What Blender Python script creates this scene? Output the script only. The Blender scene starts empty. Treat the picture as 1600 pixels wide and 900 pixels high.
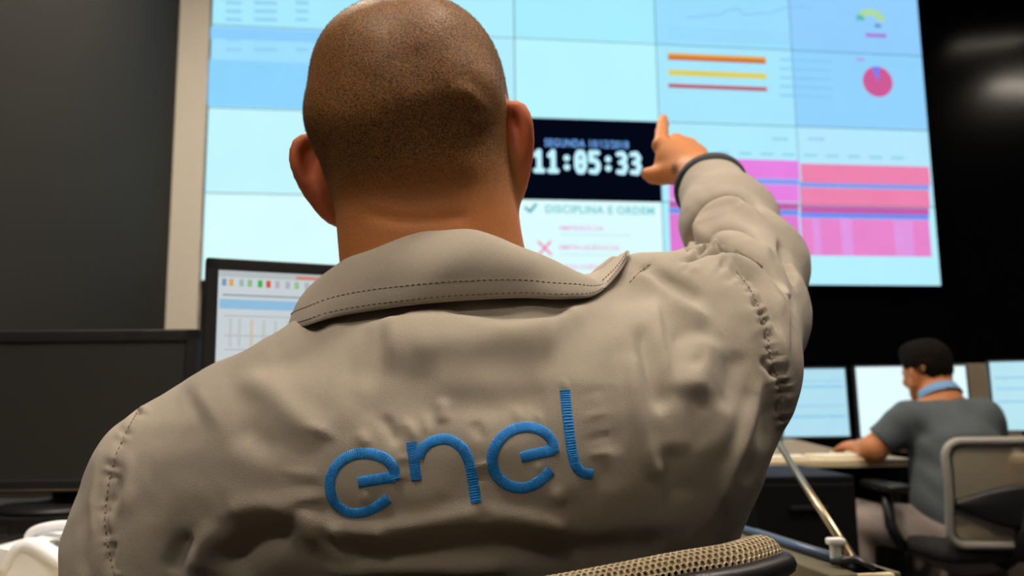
import bpy, bmesh, math, random
import numpy as np
from mathutils import Vector, Matrix
from mathutils.bvhtree import BVHTree

random.seed(7)
RNG = np.random.default_rng(11)
SC = bpy.context.scene
COL = SC.collection

# ------------------------------------------------------------------ camera
F_PX, PITCH, ROLL, CAM_Z = 1309.4, 0.1404, -0.0116, 0.95
CAM = np.array([0.0, 0.0, CAM_Z])
_c, _s, _cr, _sr = math.cos(PITCH), math.sin(PITCH), math.cos(ROLL), math.sin(ROLL)
FWD = np.array([0, _c, _s]); UP0 = np.array([0, -_s, _c]); RT0 = np.array([1.0, 0, 0])
RT = _cr * RT0 + _sr * UP0
UP = -_sr * RT0 + _cr * UP0
cam_data = bpy.data.cameras.new('camera')
cam = bpy.data.objects.new('camera', cam_data); COL.objects.link(cam)
cam.matrix_world = Matrix(((RT[0], UP[0], -FWD[0], 0), (RT[1], UP[1], -FWD[1], 0),
                           (RT[2], UP[2], -FWD[2], CAM_Z), (0, 0, 0, 1)))
cam_data.sensor_width = 36.0; cam_data.lens = 36.0 * F_PX / 1600.0
cam_data.clip_start = 0.02
cam_data.dof.use_dof = True; cam_data.dof.focus_distance = 0.535; cam_data.dof.aperture_fstop = 8.5
SC.camera = cam

# ------------------------------------------------------------------ world, exposure
w = bpy.data.worlds.new('room_air'); SC.world = w; w.use_nodes = True
w.node_tree.nodes['Background'].inputs[0].default_value = (0.55, 0.6, 0.7, 1)
w.node_tree.nodes['Background'].inputs[1].default_value = 0.02
vs = SC.view_settings
vs.view_transform = 'Standard'; vs.look = 'None'; vs.gamma = 1.0; vs.exposure = 0.0
vs.use_curve_mapping = False

CEIL_Z = 4.45
LAMP_STRENGTH = 60.0
# ceiling lamps: (x, y, half length x, half length y, strength factor)
LAMPS = [(-1.10, -0.55, 0.40, 0.16, 2.15), (1.05, 0.60, 0.45, 0.14, 2.6),
         (-1.05, -2.5, 0.80, 0.30, 0.62), (1.3, -2.5, 0.80, 0.30, 0.05),
         (3.0, 1.55, 0.62, 0.16, 0.5), (3.3, 3.2, 0.62, 0.16, 0.5), (-1.1, 3.2, 0.62, 0.16, 2.3)]

# ------------------------------------------------------------------ pixel <-> world
def ray(u, v):
    a, b = u - 800.0, v - 450.0
    u0 = _cr * a + _sr * b; v0 = -_sr * a + _cr * b
    return RT0 * (u0 / F_PX) - UP0 * (v0 / F_PX) + FWD
def px(u, v, Y):
    d = ray(u, v)
    return CAM + d * (Y / d[1])
def pxz(u, v, z):
    d = ray(u, v)
    return CAM + d * ((z - CAM_Z) / d[2])
def project(P):
    Q = P - CAM
    x = Q @ RT0; y = Q @ FWD; z = Q @ UP0
    u0 = F_PX * x / y; v0 = -F_PX * z / y
    return 800 + _cr * u0 - _sr * v0, 450 + _sr * u0 + _cr * v0

# ------------------------------------------------------------------ materials
def lin(c):
    return tuple((x / 255.0 / 12.92) if x / 255.0 <= 0.04045 else ((x / 255.0 + 0.055) / 1.055) ** 2.4 for x in c)
MATS = {}
def mat(name, rgb, rough=0.5, metal=0.0, var=0.12, scale=30.0, bump=0.0, bscale=200.0, spec=0.5, sss=0.0, sheen=0.0, trans=0.0, alpha=1.0, coat=0.0):
    if name in MATS: return MATS[name]
    m = bpy.data.materials.new(name); m.use_nodes = True
    nt = m.node_tree; p = nt.nodes['Principled BSDF']
    c = lin(rgb)
    tc = nt.nodes.new('ShaderNodeTexCoord')
    n = nt.nodes.new('ShaderNodeTexNoise'); n.inputs['Scale'].default_value = scale; n.inputs['Detail'].default_value = 4
    nt.links.new(tc.outputs['Object'], n.inputs['Vector'])
    r = nt.nodes.new('ShaderNodeMix'); r.data_type = 'RGBA'
    r.inputs[6].default_value = (*[x * (1 - var) for x in c], 1); r.inputs[7].default_value = (*[min(1, x * (1 + var)) for x in c], 1)
    nt.links.new(n.outputs['Fac'], r.inputs[0]); nt.links.new(r.outputs[2], p.inputs['Base Color'])
    p.inputs['Roughness'].default_value = rough; p.inputs['Metallic'].default_value = metal
    p.inputs['Specular IOR Level'].default_value = spec
    if sss:
        p.inputs['Subsurface Weight'].default_value = sss; p.inputs['Subsurface Radius'].default_value = (1.0, 0.3, 0.15)
        p.inputs['Subsurface Scale'].default_value = 0.012
    if sheen:
        p.inputs['Sheen Weight'].default_value = sheen; p.inputs['Sheen Roughness'].default_value = 0.5
    if trans: p.inputs['Transmission Weight'].default_value = trans
    if coat: p.inputs['Coat Weight'].default_value = coat
    p.inputs['Alpha'].default_value = alpha
    if bump:
        b2 = nt.nodes.new('ShaderNodeTexNoise'); b2.inputs['Scale'].default_value = bscale; b2.inputs['Detail'].default_value = 3
        nt.links.new(tc.outputs['Object'], b2.inputs['Vector'])
        bp = nt.nodes.new('ShaderNodeBump'); bp.inputs['Strength'].default_value = bump; bp.inputs['Distance'].default_value = 0.002
        nt.links.new(b2.outputs['Fac'], bp.inputs['Height']); nt.links.new(bp.outputs['Normal'], p.inputs['Normal'])
    MATS[name] = m
    return m
def emit(name, rgb, strength=1.0, var=0.03, scale=6.0):
    """a lit display or lamp surface; faint procedural unevenness"""
    if name in MATS: return MATS[name]
    m = bpy.data.materials.new(name); m.use_nodes = True
    nt = m.node_tree; nt.nodes.remove(nt.nodes['Principled BSDF'])
    out = nt.nodes['Material Output']; e = nt.nodes.new('ShaderNodeEmission')
    c = lin(rgb)
    tc = nt.nodes.new('ShaderNodeTexCoord')
    n = nt.nodes.new('ShaderNodeTexNoise'); n.inputs['Scale'].default_value = scale
    nt.links.new(tc.outputs['Object'], n.inputs['Vector'])
    r = nt.nodes.new('ShaderNodeMix'); r.data_type = 'RGBA'
    r.inputs[6].default_value = (*[x * (1 - var) for x in c], 1); r.inputs[7].default_value = (*[x * (1 + var) for x in c], 1)
    nt.links.new(n.outputs['Fac'], r.inputs[0]); nt.links.new(r.outputs[2], e.inputs['Color'])
    e.inputs['Strength'].default_value = strength
    nt.links.new(e.outputs[0], out.inputs[0])
    MATS[name] = m
    return m

# ------------------------------------------------------------------ object helpers
def link(name, me, m=None, parent=None, smooth=False):
    me.name = name
    o = bpy.data.objects.new(name, me); COL.objects.link(o)
    if m is not None and not me.materials: me.materials.append(m)
    if parent is not None: o.parent = parent
    if smooth: me.polygons.foreach_set('use_smooth', [True] * len(me.polygons))
    return o
def tag(o, label=None, cat=None, group=None, kind=None):
    if label: o['label'] = label
    if cat: o['category'] = cat
    if group: o['group'] = group
    if kind: o['kind'] = kind
    return o
def empty(name, loc=(0, 0, 0), rz=0.0):
    o = bpy.data.objects.new(name, None); COL.objects.link(o)
    o.location = loc; o.rotation_euler = (0, 0, rz); o.empty_display_size = 0.1
    return o
def mesh_from(V, Fc, name='m'):
    me = bpy.data.meshes.new(name); me.from_pydata([tuple(map(float, v)) for v in V], [], [tuple(map(int, f)) for f in Fc]); me.update()
    return me
class MB:
    """collects shapes of ONE part"""
    def __init__(self): self.bm = bmesh.new()
    def box(self, c, s, bevel=0.0, R=None):
        M = Matrix.Translation(Vector(c)) @ (R.to_4x4() if R is not None else Matrix()) @ Matrix.Diagonal((s[0], s[1], s[2], 1))
        g = bmesh.ops.create_cube(self.bm, size=1.0, matrix=M)
        if bevel:
            es = set(e for v in g['verts'] for e in v.link_edges)
            bmesh.ops.bevel(self.bm, geom=list(es), offset=bevel, segments=2, affect='EDGES', profile=0.6)
        return self
    def tube(self, pts, r, n=12, caps=True, flat=1.0):
        pts = [Vector(p) for p in pts]
        rs = r if isinstance(r, (list, tuple)) else [r] * len(pts)
        rings = []; ref = None
        for i, p in enumerate(pts):
            t = (pts[min(i + 1, len(pts) - 1)] - pts[max(i - 1, 0)]).normalized()
            if ref is None:
                ref = Vector((0, 0, 1)) if abs(t.z) < 0.9 else Vector((1, 0, 0))
            s = t.cross(ref).normalized(); ref = s.cross(t).normalized()
            rings.append([self.bm.verts.new(p + (s * math.cos(2 * math.pi * k / n) + ref * math.sin(2 * math.pi * k / n) * flat) * rs[i]) for k in range(n)])
        for a, b in zip(rings, rings[1:]):
            for k in range(n): self.bm.faces.new((a[k], a[(k + 1) % n], b[(k + 1) % n], b[k]))
        if caps:
            self.bm.faces.new(rings[0][::-1]); self.bm.faces.new(rings[-1])
        return self
    def lathe(self, prof, n=24, c=(0, 0, 0)):
        rings = [[self.bm.verts.new((c[0] + r * math.cos(2 * math.pi * k / n), c[1] + r * math.sin(2 * math.pi * k / n), c[2] + z)) for k in range(n)] for r, z in prof]
        for a, b in zip(rings, rings[1:]):
            for k in range(n): self.bm.faces.new((a[k], a[(k + 1) % n], b[(k + 1) % n], b[k]))
        self.bm.faces.new(rings[0][::-1]); self.bm.faces.new(rings[-1])
        return self
    def prism(self, poly, y0, y1):
        """polygon in (x, z) extruded from y0 to y1"""
        a = [self.bm.verts.new((x, y0, z)) for x, z in poly]; b = [self.bm.verts.new((x, y1, z)) for x, z in poly]
        self.bm.faces.new(a); self.bm.faces.new(b[::-1])
        n = len(poly)
        for k in range(n): self.bm.faces.new((a[k], b[k], b[(k + 1) % n], a[(k + 1) % n]))
        return self
    def grid(self, G, close_u=False):
        """G[i][j] 3D points"""
        vs_ = [[self.bm.verts.new(tuple(map(float, p))) for p in row] for row in G]
        for i in range(len(G) - 1):
            for j in range(len(G[0]) - 1):
                self.bm.faces.new((vs_[i][j], vs_[i + 1][j], vs_[i + 1][j + 1], vs_[i][j + 1]))
        return self
    def build(self, name, m, parent=None, smooth=False, bevelmod=0.0):
        bmesh.ops.recalc_face_normals(self.bm, faces=self.bm.faces)
        me = bpy.data.meshes.new(name); self.bm.to_mesh(me); self.bm.free()
        return link(name, me, m, parent, smooth)
def rot(ax, a): return Matrix.Rotation(a, 3, ax)
def catmull(pts, n):
    """smooth resample of control points (any dimension)"""
    P = np.array(pts, float); out = []
    Q = np.vstack([2 * P[0] - P[1], P, 2 * P[-1] - P[-2]])
    m = len(P) - 1
    for t in np.linspace(0, m, n):
        i = min(int(t), m - 1); f = t - i
        p0, p1, p2, p3 = Q[i], Q[i + 1], Q[i + 2], Q[i + 3]
        out.append(0.5 * (2 * p1 + (p2 - p0) * f + (2 * p0 - 5 * p1 + 4 * p2 - p3) * f * f + (3 * p1 - p0 - 3 * p2 + p3) * f ** 3))
    return np.array(out)

# ------------------------------------------------------------------ signed-distance bodies
def smin(a, b, k):
    h = np.maximum(k - np.abs(a - b), 0) / k
    return np.minimum(a, b) - h * h * k * 0.25
def smax(a, b, k): return -smin(-a, -b, k)
def cap(P, a, b, ra, rb):
    a = np.asarray(a, float); b = np.asarray(b, float); d = b - a
    t = np.clip((P - a) @ d / (d @ d + 1e-12), 0, 1)
    return np.linalg.norm(P - a - t[:, None] * d, axis=1) - (ra + (rb - ra) * t)
def chain(P, pts, k=0.01):
    f = None
    for (a, ra), (b, rb) in zip(pts, pts[1:]):
        g = cap(P, a, b, ra, rb); f = g if f is None else smin(f, g, k)
    return f
def ell(P, c, r, R=None):
    q = P - np.asarray(c, float)
    if R is not None: q = q @ np.asarray(R).T        # rows of R = local axes
    r = np.asarray(r, float)
    k0 = np.linalg.norm(q / r, axis=1); k1 = np.linalg.norm(q / (r * r), axis=1) + 1e-9
    return k0 * (k0 - 1) / k1
def near(P, c, rad, fn):
    out = np.full(len(P), 0.2); sel = np.nonzero(((P - c) ** 2).sum(1) < rad * rad)[0]
    if len(sel): out[sel] = fn(P[sel])
    return out
def sdf_mesh(f, lo, hi, h, nb=8, newton=2, slack=1.6):
    """sparse surface nets: returns vertices, quads, normals"""
    lo = np.asarray(lo, float); hi = np.asarray(hi, float); B = nb * h
    nblk = np.ceil((hi - lo) / B).astype(int)
    g = np.stack(np.meshgrid(*[np.arange(n) for n in nblk], indexing='ij'), -1).reshape(-1, 3)
    fc = f(lo + (g + 0.5) * B)
    g = g[np.abs(fc) < B * 0.87 * slack]
    cr = np.stack(np.meshgrid(*[np.arange(nb + 1)] * 3, indexing='ij'), -1).reshape(-1, 3)
    N = nblk * nb + 2
    def key(c): return (c[..., 0] * N[1] + c[..., 1]) * N[2] + c[..., 2]
    VK, VP, EK = [], [], []
    m = nb + 1
    for s in range(0, len(g), 600):
        gb = g[s:s + 600]
        corners = (gb[:, None, :] * nb + cr[None])
        val = f((lo + corners.reshape(-1, 3) * h)).reshape(len(gb), m, m, m)
        ins = val < 0
        c8 = [(i, j, k) for i in (0, 1) for j in (0, 1) for k in (0, 1)]
        cnt = sum(ins[:, i:i + nb, j:j + nb, k:k + nb].astype(np.int8) for i, j, k in c8)
        b, x, y, z = np.nonzero((cnt > 0) & (cnt < 8))
        if len(b):
            acc = np.zeros((len(b), 3)); n = np.zeros(len(b))
            for i, j, k in c8:
                for ax in range(3):
                    o = [i, j, k]
                    if o[ax]: continue
                    o2 = list(o); o2[ax] = 1
                    va = val[b, x + o[0], y + o[1], z + o[2]]; vb = val[b, x + o2[0], y + o2[1], z + o2[2]]
                    cross = (va < 0) != (vb < 0)
                    t = np.where(cross, va / np.where(cross, va - vb, 1), 0)
                    p = np.array(o, float)[None].repeat(len(b), 0); p[:, ax] += t
                    acc += p * cross[:, None]; n += cross
            cell = gb[b] * nb + np.stack([x, y, z], 1)
            VK.append(key(cell)); VP.append(lo + (cell + acc / n[:, None]) * h)
        for ax in range(3):
            sl = [slice(0, nb)] * 3; s2 = list(sl); s2[ax] = slice(1, nb + 1)
            A = ins[:, sl[0], sl[1], sl[2]]; Bv = ins[:, s2[0], s2[1], s2[2]]
            b, x, y, z = np.nonzero(A != Bv)
            if len(b): EK.append((ax, gb[b] * nb + np.stack([x, y, z], 1), A[b, x, y, z]))
    VK = np.concatenate(VK); VP = np.concatenate(VP)
    o = np.argsort(VK); VK = VK[o]; VP = VP[o]
    quads = []
    for ax, c, sgn in EK:
        a1, a2 = (ax + 1) % 3, (ax + 2) % 3
        idx = []; ok = np.ones(len(c), bool)
        for d1, d2 in ((-1, -1), (0, -1), (0, 0), (-1, 0)):
            cc = c.copy(); cc[:, a1] += d1; cc[:, a2] += d2
            k = key(cc); i = np.clip(np.searchsorted(VK, k), 0, len(VK) - 1)
            ok &= VK[i] == k; idx.append(i)
        q = np.stack(idx, 1)
        q[~sgn] = q[~sgn][:, ::-1]
        quads.append(q[ok])
    Q = np.concatenate(quads)
    for it in range(newton + 1):
        G = grad(f, VP, h * 0.5)
        gn = np.linalg.norm(G, axis=1) + 1e-9
        if it < newton:
            VP = VP - G * np.clip(f(VP) / gn ** 2, -h, h)[:, None] * 0.9
    return VP, Q, G / gn[:, None]
def grad(f, P, e):
    G = np.empty_like(P)
    for a in range(3):
        d = np.zeros(3); d[a] = e
        G[:, a] = (f(P + d) - f(P - d)) / (2 * e)
    return G
def np_mesh(V, Q, name):
    me = bpy.data.meshes.new(name)
    me.vertices.add(len(V)); me.vertices.foreach_set('co', np.ascontiguousarray(V, np.float32).ravel())
    me.loops.add(len(Q) * 4); me.loops.foreach_set('vertex_index', np.ascontiguousarray(Q, np.int32).ravel())
    me.polygons.add(len(Q)); me.polygons.foreach_set('loop_start', np.arange(0, len(Q) * 4, 4, dtype=np.int32))
    me.polygons.foreach_set('use_smooth', np.ones(len(Q), bool))
    me.update(calc_edges=True); me.validate()
    return me
def point_color(me, name, arr):
    a = me.attributes.new(name, 'FLOAT', 'POINT'); a.data.foreach_set('value', np.ascontiguousarray(arr, np.float32))

# ================================================================== THE ROOM
YAW = 0.128
WO = np.array([-1.9896, 5.3001, CAM_Z + 0.8195])      # lower left corner of the video wall
PW, PH = 1.0215, 0.5774                                  # one display
_cy, _sy = math.cos(YAW), math.sin(YAW)
MW = Matrix(((_cy, -_sy, 0, WO[0]), (_sy, _cy, 0, WO[1]), (0, 0, 1, 0), (0, 0, 0, 1)))    # wall frame, z from the floor
def to_wall(P):
    q = np.asarray(P) - np.array([WO[0], WO[1], 0])
    return np.array([q[0] * _cy + q[1] * _sy, -q[0] * _sy + q[1] * _cy, q[2]])
def wl(u, v):
    """pixel -> (x, z) on the plane of the displays"""
    d = ray(u, v); n = np.array([_sy, -_cy, 0])
    t = ((WO - CAM) @ n) / (d @ n)
    q = to_wall(CAM + d * t)
    return q[0], q[2]
XL = wl(270, 255)[0]; XR = 8.6; Y0 = -8.8; Y1 = 0.10

m_left = mat('dark_panel', (50, 47, 43), 0.85, var=0.05, scale=3, bump=0.15, bscale=300, spec=0.15)
m_black = mat('black_gloss', (7, 7, 9), 0.16, var=0.3, scale=2, spec=0.35)
m_white = mat('pillar_paint', (205, 197, 182), 0.7, var=0.03, scale=8, bump=0.05, bscale=80)
m_floor = mat('carpet', (42, 42, 44), 0.95, var=0.25, scale=60, bump=0.4, bscale=400)
m_ceil = mat('ceiling_paint', (66, 65, 63), 0.9, var=0.04, scale=5)
m_rear = mat('rear_paint', (70, 66, 60), 0.8, var=0.05, scale=4)

def slab(name, x0, x1, y0, y1, z0, z1, m):
    o = MB().box(((x0 + x1) / 2, (y0 + y1) / 2, (z0 + z1) / 2), (x1 - x0, y1 - y0, z1 - z0)).build(name, m)
    o.matrix_world = MW; tag(o, kind='structure')
    return o
slab('floor', XL - 0.1, XR + 0.1, Y0 - 0.1, Y1 + 0.1, -0.1, 0.0, m_floor)
slab('ceiling', XL - 0.1, XR + 0.1, Y0 - 0.1, Y1 + 0.1, CEIL_Z, CEIL_Z + 0.1, m_ceil)
slab('wall_back', XL - 0.1, XR + 0.1, Y1, Y1 + 0.1, 0, CEIL_Z, m_black)
slab('wall_left', XL - 0.1, XL, Y0, Y1, 0, CEIL_Z, m_left)
slab('wall_right', XR, XR + 0.1, Y0, Y1, 0, CEIL_Z, m_black)
slab('wall_front', XL - 0.1, XR + 0.1, Y0 - 0.1, Y0, 0, CEIL_Z, m_rear)
slab('trim_1', XL, -0.012, 0.0, Y1, 0, CEIL_Z, m_white)

# ------------------------------------------------------------------ ceiling lamps
m_house = mat('lamp_housing', (200, 200, 196), 0.4, metal=0.0)
def ceiling_lamp(x, y, hx, hy, k, label, rz=0.0):
    r = empty('ceiling_lamp', (x, y, CEIL_Z), rz)
    tag(r, label, 'ceiling lamp', 'ceiling lamps')
    b = MB()
    for sx, sy, lx, ly in ((0, hy, hx + 0.02, 0.02), (0, -hy, hx + 0.02, 0.02), (hx, 0, 0.02, hy), (-hx, 0, 0.02, hy)):
        b.box((sx, sy, -0.035), (lx * 2 if sx == 0 else 0.04, ly * 2 if sy else hy * 2, 0.07))
    b.build('housing', m_house, r)
    MB().box((0, 0, -0.03), (hx * 2 - 0.02, hy * 2 - 0.02, 0.02)).build('diffuser', emit('lamp_glow_%d' % int(k * 100), (255, 240, 221), LAMP_STRENGTH * k), r)
    return r
for i, (x, y, hx, hy, k) in enumerate(LAMPS):
    side = 'left' if x < 0 else 'right'
    ceiling_lamp(x, y, hx, hy, k, ['linear ceiling lamp above the pointing man, left of him', 'linear ceiling lamp above the pointing man, right of him',
                                    'linear ceiling lamp behind the camera on the left', 'linear ceiling lamp behind the camera on the right',
                                    'linear ceiling lamp over the seated colleague', 'linear ceiling lamp between the colleague and the black wall',
                                    'linear ceiling lamp near the pale pillar'][i])
for (u, v, hx, hy, k, rz, lab) in ((1592, 130, 0.36, 0.10, 1.0, YAW, 'ceiling lamp mirrored as the brighter streak in the black wall'),
                               (1545, 62, 0.34, 0.07, 0.26, YAW + 0.35, 'ceiling lamp mirrored as the faint streak in the black wall')):
    d = ray(u, v); q = to_wall(CAM + d * ((CEIL_Z - 0.03 - CAM_Z) / d[2]))
    q[1] = 2 * Y1 - q[1]
    P = MW @ Vector((q[0], q[1], 0))
    ceiling_lamp(P.x, P.y, hx, hy, k, lab, rz)

# ================================================================== THE VIDEO WALL
vw = empty('video_wall'); vw.matrix_world = Matrix.Translation((0, 0, 0)) @ MW @ Matrix.Translation((0, 0, WO[2]))
tag(vw, 'large video wall of tiled displays with charts, tables and a clock', 'video wall')
m_case = mat('display_case', (14, 14, 16), 0.4)
# colours of what each display shows, rows from the bottom up
SHOW = [[(216, 254, 255), (232, 255, 255), (222, 253, 255), (170, 240, 255), (182, 241, 255)],
        [(196, 247, 255), (226, 254, 255), (4, 7, 22), (176, 238, 255), (180, 233, 255)],
        [(160, 224, 255), (180, 238, 255), (186, 246, 255), (168, 232, 255), (147, 212, 255)],
        [(170, 236, 255), (176, 240, 255), (168, 238, 255), (156, 222, 255), (146, 207, 255)]]
GAP = 0.0032
for r in range(4):
    for c in range(5):
        x0, z0 = c * PW, r * PH
        p = MB().box((x0 + PW / 2, 0.045, z0 + PH / 2), (PW - 0.001, 0.086, PH - 0.001)).build('display_panel', m_case, vw)
        MB().box((x0 + PW / 2, 0.0, z0 + PH / 2), (PW - 2 * GAP, 0.006, PH - 2 * GAP)).build('screen', emit('show_%d_%d' % (c, r), SHOW[r][c], 1.0, 0.035, 2.0), p)
def loc(u, v):
    x, z = wl(u, v); return x, z - WO[2]
def gfx(name, pts, rgb, lay=1, s=1.0):
    poly = [loc(*p) for p in pts]
    y = -0.0035 - 0.0006 * lay
    return MB().prism(poly, y, y + 0.0004).build(name, emit('ink_%d_%d_%d' % rgb, rgb, s, 0.05, 8), vw)
def rect(name, u0, u1, vl0, vl1, rgb, slope=None, lay=1):
    """band between u0 and u1 whose left end spans rows vl0..vl1; follows the wall's own horizontals"""
    x0, z0 = loc(u0, vl0); _, z1 = loc(u0, vl1); x1, _ = loc(u1, vl0 + (u1 - u0) * 0.03)
    y = -0.0035 - 0.0006 * lay
    return MB().prism([(x0, z0), (x1, z0), (x1, z1), (x0, z1)], y, y + 0.0004).build(name, emit('ink_%d_%d_%d' % rgb, rgb, 1.0, 0.06, 5), vw)
def text_mesh(s, x0, x1, z0, z1, y, bold=0.0, space=1.0):
    cu = bpy.data.curves.new('t', 'FONT'); cu.body = s; cu.size = 1.0; cu.offset = bold; cu.space_character = space; cu.resolution_u = 3
    ob = bpy.data.objects.new('t', cu); COL.objects.link(ob)
    dg = bpy.context.evaluated_depsgraph_get()
    me = bpy.data.meshes.new_from_object(ob.evaluated_get(dg))
    bpy.data.objects.remove(ob); bpy.data.curves.remove(cu)
    n = len(me.vertices); a = np.empty(n * 3, np.float32); me.vertices.foreach_get('co', a); a = a.reshape(-1, 3)
    lo, hi = a.min(0), a.max(0)
    b = np.empty_like(a)
    b[:, 0] = x0 + (a[:, 0] - lo[0]) / (hi[0] - lo[0]) * (x1 - x0)
    b[:, 2] = z0 + (a[:, 1] - lo[1]) / (hi[1] - lo[1]) * (z1 - z0)
    b[:, 1] = y
    me.vertices.foreach_set('co', b.ravel()); me.update(); me.materials.clear()
    return me
def text(s, u0, u1, v0, v1, rgb, name='text_line', lay=2, bold=0.01, space=1.1, st=1.0):
    """v0 top and v1 bottom of the letters at their left end"""
    xa, za = loc(u0, v1); _, zb = loc(u0, v0); xb, _ = loc(u1, v1 + (u1 - u0) * 0.02)
    return link(name, text_mesh(s, xa, xb, za, zb, -0.0035 - 0.0006 * lay, bold, space), emit('ink_%d_%d_%d_%d' % (*rgb, int(st * 10)), rgb, st, 0.03, 8), vw)
def strokes(name, lines, wdt, rgb, lay=2, s=1.0):
    """round-ended pen strokes given in wall coordinates (x, z)"""
    V, Fc = [], []; y = -0.0035 - 0.0006 * lay
    for L in lines:
        for (a, b) in zip(L, L[1:]):
            a = np.array(a); b = np.array(b); d = b - a; n = np.linalg.norm(d)
            t = d / n if n > 1e-6 else np.array([1.0, 0]); nn = np.array([-t[1], t[0]]) * wdt / 2
            ang0 = math.atan2(nn[1], nn[0]); ring = []
            for k in range(9):
                q = ang0 + math.pi * k / 8; ring.append(a + np.array([math.cos(q), math.sin(q)]) * wdt / 2)
            for k in range(9):
                q = ang0 + math.pi + math.pi * k / 8; ring.append(b + np.array([math.cos(q), math.sin(q)]) * wdt / 2)
            i0 = len(V); V += [(p[0], y, p[1]) for p in ring]; Fc.append(tuple(range(i0, i0 + len(ring))))
    return link(name, mesh_from(V, Fc, name), emit('ink_%d_%d_%d_%d' % (*rgb, int(s * 10)), rgb, s, 0.03, 8), vw)
def disc(name, u, v, rx, rz, rgb, a0=0, a1=2 * math.pi, r_in=0.0, lay=1):
    x, z = loc(u, v); n = 28
    out = [(x + rx * math.cos(a0 + (a1 - a0) * k / n), z + rz * math.sin(a0 + (a1 - a0) * k / n)) for k in range(n + 1)]
    if r_in: out += [(x + rx * r_in * math.cos(a1 + (a0 - a1) * k / n), z + rz * r_in * math.sin(a1 + (a0 - a1) * k / n)) for k in range(n + 1)]
    elif abs(a1 - a0) < 6.2: out.append((x, z))
    else: out = out[:-1]
    y = -0.0035 - 0.0006 * lay
    return MB().prism(out, y, y + 0.0004).build(name, emit('ink_%d_%d_%d' % rgb, rgb, 1.0, 0.05, 8), vw)

# upper left: faint table above a blue band
for v in (2, 15, 28, 59, 75):
    for u0, u1 in ((353, 378), (397, 433), (462, 482)):
        gfx('table_entry', [(u0, v), (u1, v + 1), (u1, v + 6), (u0, v + 5)], (146, 208, 244), 1)
rect('header_band', 329, 560, 42, 60, (140, 206, 255)); rect('blue_band', 327, 560, 93, 165, (142, 213, 255))
# upper right: line chart
ln = [(1072, 28), (1090, 27), (1110, 24), (1125, 24), (1132, 18), (1145, 15), (1155, 14), (1160, 24), (1180, 22), (1200, 21), (1215, 17), (1225, 12), (1240, 11), (1255, 10), (1268, 15)]
strokes('chart_line', [[loc(*p) for p in ln]], 0.007, (132, 186, 240))
for v in (44, 52, 58): rect('chart_gridline', 1045, 1285, v, v + 1.6, (146, 208, 250))
# amber, yellow and red bars
rect('amber_bar', 1043, 1196, 83, 89, (226, 160, 60)); rect('orange_bar', 1043, 1196, 88.5, 93.5, (206, 88, 40))
rect('yellow_bar', 1044, 1197, 109, 118, (222, 208, 92)); rect('red_bar', 1044, 1198, 131, 137, (188, 76, 92))
for k in range(5): rect('note_line', 1218, 1300, 92 + 14 * k, 94.5 + 14 * k, (132, 196, 246))
# gauge and pie
disc('gauge', 1360, 33, 0.115, 0.095, (176, 218, 160), 0.0, math.pi, 0.45); disc('gauge_low_end', 1360, 33, 0.115, 0.095, (90, 184, 190), math.pi * 0.82, math.pi, 0.45, 2)
rect('gauge_caption', 1352, 1384, 52, 58, (172, 120, 214)); rect('gauge_needle', 1366, 1376, 38, 43, (104, 140, 200), lay=2)
disc('pie_chart', 1371, 128, 0.118, 0.118, (206, 92, 152)); disc('pie_slice', 1371, 128, 0.116, 0.116, (110, 130, 250), math.pi * 0.43, math.pi * 0.6, 0, 2)
rect('pie_caption', 1338, 1350, 90, 96, (170, 170, 240))
# pink table with blue lines
for (u0, u1, c1, c2) in ((1045, 1247.5, (232, 130, 226), (226, 124, 214)), (1250, 1451, (238, 132, 176), (232, 134, 206))):
    off = 0 if u0 < 1100 else 3.2
    rect('pink_row', u0, u1, 246 + off * 3.0, 276 + off * 3, c1)
    rect('blue_row', u0, u1, 276.5 + off * 2.6, 284 + off * 2.6, (118, 160, 244))
    rect('pink_row', u0, u1, 284.5 + off * 2.6, 312 + off * 2.4, c1)
    rect('pink_row', u0, u1, 313.5 + off * 2.4, 325 + off * 2.4, (196, 96, 170))
    rect('blue_row', u0, u1, 325.5 + off * 2.2, 333 + off * 2.2, (104, 146, 244))
    rect('pink_row', u0, u1, 333.5 + off * 2.2, 394 + off * 1.6, c2)
for u0, u1 in ((1268, 1280), (1312, 1330), (1395, 1425)):
    rect('pale_column', u0, u1, 340 + (u0 - 1250) * .03, 398 + (u0 - 1250) * .02, (226, 152, 226), lay=2)
for k, u in enumerate(range(1120, 1420, 34)): gfx('column_heading', [(u, 237 + k), (u + 20, 237.5 + k), (u + 20, 241 + k), (u, 240.5 + k)], (150, 206, 236))
for u in (1205, 1262): gfx('table_title', [(u, 215), (u + 26, 216), (u + 26, 220), (u, 219)], (156, 208, 240))
# clock
cx0, cz0 = loc(831, 272); cx1, _ = loc(1004, 272)
zt = loc(915, 236)[1]; zb = loc(915, 271)[1]
ch = zt - zb; step = (cx1 - cx0) / 8.0; dw = step * 0.62
DIG = {'1': [[(0.15, 0.8), (0.55, 1), (0.55, 0)], [(0.15, 0), (0.95, 0)]],
       '0': [[(0.3, 0), (0.7, 0), (0.95, 0.25), (0.95, 0.75), (0.7, 1), (0.3, 1), (0.05, 0.75), (0.05, 0.25), (0.3, 0)], [(0.5, 0.5), (0.5, 0.52)]],
       '5': [[(0.9, 1), (0.1, 1), (0.1, 0.58), (0.6, 0.6), (0.92, 0.42), (0.92, 0.18), (0.65, 0), (0.08, 0.02)]],
       '3': [[(0.1, 0.96), (0.6, 1), (0.92, 0.78), (0.7, 0.54), (0.35, 0.52)], [(0.7, 0.54), (0.95, 0.3), (0.65, 0), (0.08, 0.03)]],
       ':': [[(0.5, 0.2), (0.5, 0.21)], [(0.5, 0.68), (0.5, 0.69)]]}
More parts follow.
